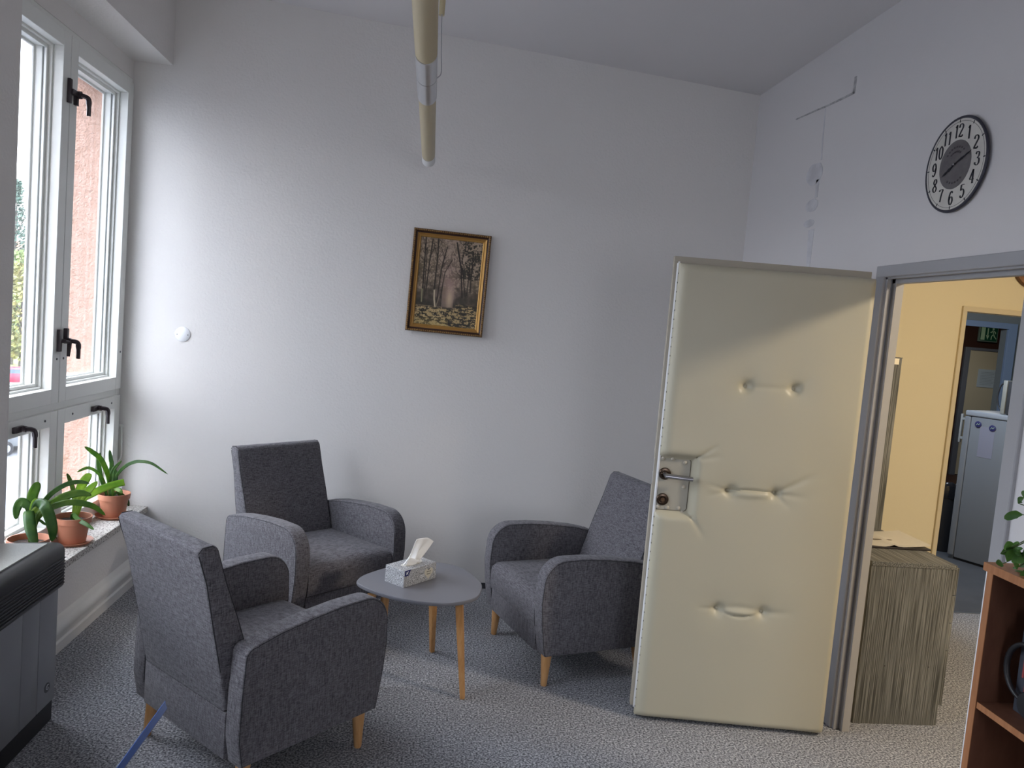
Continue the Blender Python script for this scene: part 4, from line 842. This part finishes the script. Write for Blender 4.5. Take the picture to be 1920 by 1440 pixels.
b = bmesh.new(); prism(b, [(-.26, 0), (-.026, 0), (-.026, .075), (-.034, .084), (-.26, .084)], 1, L, -.002, .002, 1); obj('black_plinth', b, BLACKP, hr, 35)
em = bmesh.new(); lathe(em, [(.018, 0), (.018, .001), (0, .0012)], 28, Matrix.Translation((-.018, -.066, .155)) @ Matrix.Rotation(R(90), 4, 'Y') @ Matrix.Diagonal((1, 1.15, 1, 1))); o = obj('oval_badge', em, mat('badge_dark', (.09, .09, .095), .4, .5), hr, 40)
em = bmesh.new(); tube(em, [(-.0165, -.055, .163), (-.0165, -.064, .166), (-.0165, -.073, .160), (-.0165, -.074, .152), (-.0165, -.066, .147), (-.0165, -.058, .150), (-.0165, -.062, .156)], .0014, 6); obj('badge_swirl', em, ALU, o)

# ------------------------------------------------------------------ potted plants on the sill
def leaf(bm, pts, w, tipcut=False, fold=.18, face=(.35, -.9, .25), w0=.35):
    P = catmull(pts, 7); n = len(P); fn = Vector(face).normalized(); prev = None; rows = []
    for i, p in enumerate(P):
        t = (P[min(i + 1, n - 1)] - P[max(i - 1, 0)]).normalized(); s = t.cross(fn)
        if s.length < .15 and prev is not None: s = prev
        s.normalize()
        if prev is not None and s.dot(prev) < 0: s = -s
        prev = s; u = i / (n - 1); nn = s.cross(t)
        ww = w / 2 * (min(1, w0 + (1 - w0) * u / .35)) * (1 if tipcut else math.sqrt(max(0, 1 - max(0, (u - .55) / .45) ** 2.2)) + .02)
        rows.append([bm.verts.new(p + s * ww * k + nn * fold * ww * abs(k)) for k in (-1, -.5, 0, .5, 1)])
    for a, b_ in zip(rows, rows[1:]):
        for k in range(4): bm.faces.new((a[k], a[k + 1], b_[k + 1], b_[k]))
def pot_plant(name, label, cx, cy, leaves, rb=.058, rt=.084, h=.135, saucer=.092, dark=True):
    t = thing(name, label, 'potted plant', (cx, cy, ZS), group='potted strap leaf plants on the window sill')
    z0 = .008
    b = bmesh.new(); lathe(b, [(0, z0), (rb, z0), (rb + .001, z0 + .004), (rt - .012, h - .038), (rt - .010, h - .030), (rt - .004, h - .030), (rt, h), (rt - .005, h), (rt - .010, h - .028), (rb - .006, z0 + .01), (0, z0 + .01)], 40); obj('plant_pot', b, TERRA, t, 35)
    b = bmesh.new(); lathe(b, [(0, 0), (saucer - .018, 0), (saucer, .016), (saucer - .004, .016), (saucer - .022, .0055), (0, .0055)], 40); obj('saucer', b, TERRA, t, 35)
    b = bmesh.new(); n = 28; rs = [0, .3, .6, .85, 1]; gr = [[b.verts.new((0, 0, h - .024))]]
    for q in rs[1:]: gr.append([b.verts.new((q * (rt - .0095) * math.cos(2 * math.pi * k / n), q * (rt - .0095) * math.sin(2 * math.pi * k / n), h - .024 + (.006 * mnoise.noise(Vector((k * 1.3, q * 9, cx * 9))) if q < 1 else -.003))) for k in range(n)])
    for k in range(n): b.faces.new((gr[0][0], gr[1][k], gr[1][(k + 1) % n]))
    for a, c in zip(gr[1:], gr[2:]):
        for k in range(n): b.faces.new((a[k], a[(k + 1) % n], c[(k + 1) % n], c[k]))
    obj('potting_soil', b, SOIL, t, 60)
    for (pts, w, mt, cut) in leaves:
        b = bmesh.new(); leaf(b, [(x - cx, y - cy, z - ZS) for x, y, z in pts], w, cut); o = obj('leaf', b, mt, t, 60); md = o.modifiers.new('thickness', 'SOLIDIFY'); md.thickness = .0016
    return t
D_, L_c, M_ = LEAFD, LEAFL, mat('mid_leaf', (.085, .19, .035), .42, noise_mix=(.16, .27, .045), nscale=20); translucent(M_, .4)
p1 = [([(-1.652, 3.480, .564), (-1.665, 3.480, .666), (-1.645, 3.440, .656), (-1.623, 3.410, .619), (-1.603, 3.390, .586), (-1.583, 3.380, .545)], .044, D_, 0), ([(-1.652, 3.480, .53), (-1.660, 3.490, .657), (-1.662, 3.500, .724), (-1.649, 3.500, .766), (-1.644, 3.510, .790)], .040, M_, 0),
      ([(-1.655, 3.480, .53), (-1.662, 3.480, .667), (-1.679, 3.480, .697), (-1.698, 3.480, .704), (-1.713, 3.480, .674), (-1.716, 3.480, .626)], .036, D_, 0), ([(-1.653, 3.480, .54), (-1.640, 3.480, .668), (-1.616, 3.460, .705), (-1.579, 3.430, .708), (-1.547, 3.410, .668), (-1.528, 3.400, .614), (-1.529, 3.400, .563)], .044, D_, 0),
      ([(-1.649, 3.480, .54), (-1.639, 3.480, .644), (-1.609, 3.480, .704), (-1.566, 3.480, .758), (-1.510, 3.480, .796), (-1.460, 3.480, .808), (-1.421, 3.480, .803)], .020, D_, 0), ([(-1.646, 3.480, .54), (-1.632, 3.480, .634), (-1.583, 3.480, .692), (-1.524, 3.480, .737), (-1.461, 3.480, .758), (-1.410, 3.480, .752)], .034, M_, 0),
      ([(-1.646, 3.480, .54), (-1.619, 3.470, .655), (-1.561, 3.460, .695), (-1.494, 3.450, .722), (-1.435, 3.460, .719), (-1.394, 3.480, .700), (-1.356, 3.500, .660)], .026, M_, 0), ([(-1.646, 3.480, .54), (-1.626, 3.480, .624), (-1.600, 3.480, .615), (-1.580, 3.480, .603), (-1.545, 3.480, .549)], .010, D_, 0),
      ([(-1.649, 3.480, .54), (-1.642, 3.480, .640), (-1.624, 3.480, .676), (-1.596, 3.480, .698), (-1.565, 3.480, .712)], .040, L_c, 0), ([(-1.651, 3.482, .54), (-1.650, 3.482, .62), (-1.640, 3.482, .70), (-1.628, 3.49, .71)], .034, L_c, 0)]
pot_plant('potted_clivia', 'potted plant with broad drooping dark green leaves, nearest to the heater', -1.664, 3.485, p1, h=.146)
p2 = [([(-1.663, 3.910, .515), (-1.663, 3.910, .604), (-1.671, 3.910, .665), (-1.687, 3.910, .710), (-1.702, 3.910, .742)], .020, M_, 0), ([(-1.659, 3.910, .515), (-1.651, 3.910, .608), (-1.632, 3.910, .683), (-1.608, 3.910, .727), (-1.588, 3.910, .746)], .042, L_c, 0),
      ([(-1.655, 3.910, .515), (-1.636, 3.910, .613), (-1.602, 3.910, .661), (-1.558, 3.910, .712)], .036, L_c, 0), ([(-1.655, 3.910, .515), (-1.622, 3.910, .614), (-1.569, 3.910, .656), (-1.524, 3.930, .681), (-1.488, 3.950, .693), (-1.456, 3.970, .701)], .034, L_c, 1), ([(-1.673, 3.910, .515), (-1.658, 3.890, .545), (-1.611, 3.850, .530), (-1.570, 3.830, .518), (-1.530, 3.820, .498)], .020, D_, 0), ([(-1.660, 3.910, .515), (-1.655, 3.915, .575), (-1.645, 3.92, .64)], .030, M_, 0)]
pot_plant('potted_clivia', 'potted plant with light green upright leaves, middle one of the sill row', -1.662, 3.905, p2)
p3 = [([(-1.696, 4.420, .509), (-1.701, 4.400, .627), (-1.693, 4.280, .741), (-1.706, 4.200, .796), (-1.714, 4.120, .838)], .026, M_, 0), ([(-1.706, 4.420, .508), (-1.708, 4.370, .602), (-1.711, 4.280, .672), (-1.710, 4.180, .715), (-1.715, 4.120, .720), (-1.718, 4.060, .717)], .015, M_, 0),
      ([(-1.71, 4.420, .508), (-1.721, 4.360, .625), (-1.721, 4.320, .719), (-1.715, 4.320, .772)], .022, D_, 0), ([(-1.693, 4.420, .509), (-1.695, 4.420, .601), (-1.681, 4.420, .659), (-1.638, 4.420, .716)], .020, D_, 0), ([(-1.691, 4.420, .509), (-1.692, 4.420, .614), (-1.693, 4.420, .690)], .030, D_, 0), ([(-1.687, 4.420, .509), (-1.671, 4.420, .602), (-1.671, 4.420, .664)], .028, D_, 0),
      ([(-1.683, 4.420, .510), (-1.674, 4.420, .593), (-1.648, 4.420, .652), (-1.605, 4.400, .693), (-1.566, 4.380, .715), (-1.524, 4.360, .728), (-1.452, 4.340, .724), (-1.36, 4.320, .675)], .018, D_, 0), ([(-1.693, 4.420, .509), (-1.692, 4.420, .680), (-1.697, 4.420, .714), (-1.706, 4.420, .770)], .022, D_, 0), ([(-1.679, 4.420, .510), (-1.663, 4.440, .528), (-1.645, 4.460, .507), (-1.626, 4.480, .477), (-1.612, 4.480, .442)], .024, D_, 0), ([(-1.675, 4.41, .51), (-1.66, 4.38, .56), (-1.62, 4.35, .565), (-1.60, 4.34, .55)], .022, M_, 0)]
t3 = pot_plant('potted_clivia', 'potted plant with narrow dark leaves, farthest on the sill in the window corner', -1.664, 4.40, p3)
obj('plant_tag', B(.030, .050, -.03, -.029, .15, .215), PAPER, t3)

# ------------------------------------------------------------------ bookshelf at the right
bs = thing('bookshelf', 'open bookshelf with orange wood edges and dark inside in the lower right corner', 'bookshelf', (1.58, 1.945, 0))
# local y negative = towards the camera
dpt = XR - 1.58 - .004
def edged(nm, x0, x1, y0, y1, z0, z1):
    o = obj(nm, B(x0 + .002, x1, y0, y1, z0, z1), SHELFIN, bs); obj('front_edge', B(x0, x0 + .002, y0, y1, z0, z1), SHELFWOOD, o); return o
edged('side_panel', 0, dpt, -.022, 0, 0, 1.078); obj('edge_highlight_strip', B(0, dpt, .0, .004, 0, 1.078), WHITEP, bs)  # thin white strip stands in for light reflected on the panel edge
edged('side_panel', 0, dpt, -.95, -.928, 0, 1.078)
tp = edged('top_board', -.006, dpt, -.955, .010, 1.078, 1.100); obj('top_surface', B(-.006, dpt, -.955, .010, 1.100, 1.1008), SHELFWOOD, tp)
for z in (.712, .36, .06): edged('shelf_board', .004, dpt, -.928, -.022, z - .018, z)
obj('back_board', B(dpt - .005, dpt, -.928, -.022, .06, 1.078), SHELFIN, bs)
# box with red print and black headphones on the shelf
gb = thing('storage_box', 'dark blue grey box with red printed lines standing on the bookshelf', 'box', (1.66, 1.60, .712))
obj('box_body', B(0, .19, -.05, .285, 0, .27, .002), mat('box_bluegrey', (.045, .05, .065), .5), gb)
b = bmesh.new()
for k, (z0, z1) in enumerate(((.10, .20), (.03, .20), (.06, .20), (.012, .20), (.05, .19), (.08, .20))): box(b, -.001, .0, .262 - k * .012, .268 - k * .012, z0, z1)
obj('red_print', b, mat('red_print', (.30, .05, .05), .5), gb)
hd = thing('headphones', 'black headphones with curved band hanging in front of the dark box', 'headphones', (1.64, 1.78, .752))
b = bmesh.new(); tube(b, [(0, .055 + .068 * math.sin(R(a)), .085 + .075 * -math.cos(R(a))) for a in range(0, 181, 12)], [.005 + .003 * math.sin(R(a)) for a in range(0, 181, 12)], 10); obj('headband', b, BLACKP, hd, 60)
for z in (.008, .162):
    b = bmesh.new(); lathe(b, [(0, -.012), (.034, -.012), (.038, -.004), (.038, .010), (.030, .014), (0, .014)], 24, Matrix.Translation((0, .025, z)) @ Matrix.Rotation(R(90), 4, 'Y') if z > .1 else Matrix.Translation((0, .025, z)) @ Matrix.Rotation(R(90), 4, 'Y')); obj('ear_cup', b, BLACKP, hd, 40)
# leafy plant on the shelf
fp = thing('potted_shrub', 'leafy green pot plant standing on top of the bookshelf at the right edge', 'potted plant', (1.73, 1.72, 1.1008))
b = bmesh.new(); lathe(b, [(0, 0), (.055, 0), (.075, .11), (.070, .11), (.052, .008), (0, .008)], 32); obj('plant_pot', b, mat('white_pot', (.6, .6, .58), .4), fp, 35)
b = bmesh.new(); lathe(b, [(.069, .098), (.04, .101), (0, .103)], 24); obj('potting_soil', b, SOIL, fp, 50)
rn = random.Random(11); stems = bmesh.new(); leafs = []
targets = [(-.172, .16, .045), (-.158, .15, .028), (-.140, .14, .012), (-.128, .14, .055), (-.150, .155, .065), (-.115, .13, -.002), (-.105, .10, .02), (-.09, .08, .06), (-.13, .12, .03), (-.07, .05, .03), (-.135, .145, .205), (-.139, .145, .24), (-.136, .145, .158), (-.10, .10, .17), (-.10, .09, .27), (-.06, .03, .22), (-.165, .155, .02), (-.150, .13, .05), (-.12, .15, .015), (-.142, .16, .185), (-.137, .13, .265), (-.02, -.05, .25), (.03, -.08, .2), (.0, .03, .33), (-.08, -.02, .15), (-.11, -.06, .1), (.02, .06, .15)]
for k, T_ in enumerate(targets):
    T_ = Vector(T_); base = Vector((rn.uniform(-.02, .02), rn.uniform(-.02, .02), .10)); mid = (base + T_) / 2 + Vector((0, 0, .06 if T_.z < .1 else .02))
    P = catmull([base, mid, T_], 6); tube(stems, P, [.0028 - .0016 * i / (len(P) - 1) for i in range(len(P))], 6)
    for s in range(5 if k < 17 else 2):
        q = P[-1 - s * 2]; d = Vector((rn.uniform(-1, 1), rn.uniform(-1, 1), rn.uniform(-.5, .8))).normalized(); ln = rn.uniform(.03, .055)
        lb = bmesh.new(); leaf(lb, [q, q + d * ln * .5 + Vector((0, 0, .004)), q + d * ln + Vector((0, 0, -.004))], ln * .52, face=(rn.uniform(-1, 0), -.8, rn.uniform(-.5, .8)), w0=.1); leafs.append(lb)
obj('stems', stems, mat('stem_green', (.06, .10, .03), .5), fp, 60)
for lb in leafs[:96]: o = obj('leaf', lb, LEAFD, fp, 60)
for lb in leafs[96:]: lb.free()

# ------------------------------------------------------------------ ruler standing in a pen cup on a desk just below the frame
dk_ = thing('desk', 'plain desk edge below the picture holding the pen cup', 'desk', (-.45, 1.08, 0))
obj('desktop', B(-.42, .35, -.34, .34, .715, .74, .003), SHELFWOOD, dk_)
for sx in (-.38, .31):
    for sy in (-.3, .3): obj('leg', B(sx - .02, sx + .02, sy - .02, sy + .02, 0, .715), STEEL, dk_)
pc = thing('pen_cup', 'small dark pen cup on the desk holding the blue ruler', 'pen cup', (-.508, 1.318, .74))
b = bmesh.new(); lathe(b, [(0, 0), (.036, 0), (.037, .066), (.034, .066), (.033, .005), (0, .005)], 28); obj('cup', b, BLACKP, pc, 35)
BL = bpy.data.materials.new('blue_clear_plastic'); BL.use_nodes = True; t = BL.node_tree; p = t.nodes['Principled BSDF']; p.inputs['Base Color'].default_value = (.04, .10, .32, 1); p.inputs['Roughness'].default_value = .15; p.inputs['Transmission Weight'].default_value = .25; p.inputs['Alpha'].default_value = .9
tip = Vector((-.414, 1.38, .928)); bot = Vector((-.524, 1.303, .750)); ax = (tip - bot).normalized(); sd = ax.cross(Vector((.3, -.95, .1))).normalized(); nr = sd.cross(ax)
b = bmesh.new(); prof2 = [(-.0062, 0), (.0062, 0), (.0045, .0035), (-.0055, .0022)]
v0 = [b.verts.new(bot + sd * a + nr * c) for a, c in prof2]; v1 = [b.verts.new(tip - ax * (.012 * (a + .0075) / .015) + sd * a + nr * c) for a, c in prof2]
b.faces.new(v0); b.faces.new(v1)
for k in range(4): b.faces.new((v0[k], v0[(k + 1) % 4], v1[(k + 1) % 4], v1[k]))
tag(obj('plastic_ruler', b, BL), 'translucent blue plastic ruler sticking up at the bottom edge in front of the nearest armchair', 'ruler')

# ------------------------------------------------------------------ outside, seen through the window
GZ = -6.5
def gplane(nm, y0, y1, col, lab, nm2=None, z=GZ):
    m = mat(nm + '_ground', col, .95, noise_mix=tuple(c * 1.35 for c in col), nscale=.8, spec=.1)
    o = struct(nm, B(-140, -2.5, y0, y1, z - .2, z), m, label=lab)
gplane('street', -40, 68, (.10, .103, .112), 'grey asphalt street outside'); gplane('lawn', 68, 92, (.16, .19, .07), 'green lawn beyond the street', z=GZ + .02); gplane('far_ground', 92, 190, (.13, .14, .12), 'ground behind the hedge')
tag(obj('hedge', B(-90, -20, 92, 94, GZ, GZ + 3.6, .3), mat('hedge_green', (.05, .09, .07), .95, bump=1, bscale=3, bdist=.3, noise_mix=(.10, .14, .10), nscale=2)), 'dark green hedge behind the lawn outside the window', 'hedge')
def car(lab, x, y, rz, col):
    c = thing('parked_car', lab, 'car', (x, y, GZ), rz, 'cars parked outside')
    b = bmesh.new(); prism(b, [(-2.1, .35), (-2.15, .75), (-1.95, .98), (-1.2, 1.02), (-.75, 1.42), (.75, 1.46), (1.35, 1.02), (2.0, .88), (2.15, .6), (2.1, .35)], 1, -.85, .85, .08, 2); obj('car_body', b, mat(lab.split()[0] + '_car_paint', col, .3, spec=.6), c, 35)
    b = bmesh.new(); prism(b, [(-1.08, 1.04), (-.70, 1.37), (.72, 1.40), (1.2, 1.04)], 1, -.87, .87); prism(b, [(-1.22, 1.05), (-.80, 1.40), (.80, 1.44), (1.36, 1.05)], 1, -.72, .72); obj('windows', b, mat('car_glass', (.10, .13, .16), .15), c)
    for sx in (-1.35, 1.35):
        for sy in (-.88, .88):
            b = bmesh.new(); tube(b, [(sx, sy - .1, .33), (sx, sy + .1, .33)], .33, 20); w = obj('wheel', b, BLACKP, c, 40)
            b = bmesh.new(); tube(b, [(sx, sy - .11, .33), (sx, sy + .11, .33)], .18, 14); obj('hub_cap', b, ALU, w, 40)
    for s in (-.6, .6):
        obj('tail_light', B(-2.17, -2.06, s - .15, s + .15, .68, .85, .02), mat('tail_red', (.5, .02, .02), .3), c)
car('red car parked across the street seen through the left window pane', -32.0, 64, .35, (.55, .02, .05)); car('red hatchback parked beyond the first red car outside', -30.0, 67.2, 3.3, (.50, .03, .05))
car('dark car parked close below the window seen through the lower pane', -20.8, 42, 1.2, (.04, .045, .055)); car('grey car parked beside the dark car below the window', -19.6, 39.5, 1.2, (.10, .11, .12))
def tree(lab, x, y, h, r, col, col2, shape=1.0, seed=1, n=520):
    t = thing('tree', lab, 'tree', (x, y, GZ), 0, 'trees across the street')
    b = bmesh.new(); tube(b, [(0, 0, 0), (.1, 0, h * .3), (-.1, .1, h * .6), (0, 0, h * .9)], [.28, .22, .15, .05], 10)
    for k in range(7):
        a = k * 2.4; z0 = h * (.3 + .07 * k); tube(b, [(0, 0, z0), (r * .6 * math.cos(a), r * .6 * math.sin(a), z0 + h * .12)], [.09, .03], 6)
    obj('trunk', b, mat('bark', (.07, .055, .045), .9), t, 60)
    rn = random.Random(seed); b = bmesh.new()
    for k in range(n):
        z = rn.random(); rr = r * (math.sin(math.pi * (.08 + .88 * z)) ** .6 if shape == 1 else (1 - z) * .9 + .08) * (.35 + .65 * math.sqrt(rn.random())); a = rn.uniform(0, 6.283)
        c = Vector((rr * math.cos(a), rr * math.sin(a), h * (.16 + .84 * z))); s = rn.uniform(.22, .5)
        for q in range(3):
            u = Vector((rn.uniform(-1, 1), rn.uniform(-1, 1), rn.uniform(-1, 1))).normalized(); v = u.orthogonal().normalized(); w_ = u.cross(v)
            c2 = c + Vector((rn.uniform(-.3, .3), rn.uniform(-.3, .3), rn.uniform(-.3, .3)))
            f = b.faces.new([b.verts.new(c2 + v * s * .6), b.verts.new(c2 + w_ * s * .35), b.verts.new(c2 - v * s * .6), b.verts.new(c2 - w_ * s * .35)])
    obj('foliage', b, mat(lab[:12].replace(' ', '_'), col, .8, noise_mix=col2, nscale=1.2), t)
tree('yellow green leafy tree across the street outside the window', -36.0, 73.0, 9.5, 2.3, (.15, .18, .06), (.29, .25, .09), seed=3, n=900)
tree('pale green airy tree beside the yellow one outside', -40.5, 80.0, 11.0, 2.6, (.13, .20, .08), (.24, .27, .10), seed=5, n=900)
tree('dark conical spruce tree far outside the window', -58.5, 116.0, 22.0, 3.2, (.05, .10, .08), (.09, .13, .10), shape=2, seed=8, n=900)
hs = thing('house', 'brown roofed pale house in the distance outside the window', 'house', (-61, 128, GZ), .45)
obj('walls', B(-5.5, 5.5, -4, 4, 0, 10), mat('house_wall', (.42, .46, .52), .9), hs)
b = bmesh.new(); prism(b, [(-4.6, 10), (4.6, 10), (0, 14.2)], 0, -6, 6); obj('roof', b, mat('roof_brown', (.20, .12, .085), .9), hs)
obj('chimney', B(-2, -1.2, -.5, .5, 12, 15.4), mat('chimney_red', (.2, .10, .08), .9), hs)
for k in range(4):
    for z in (2, 5, 7.8): obj('house_window', B(-4.6 + k * 2.5, -3.5 + k * 2.5, -4.05, -3.98, z, z + 1.4), mat('house_glass', (.08, .09, .10), .3), hs)
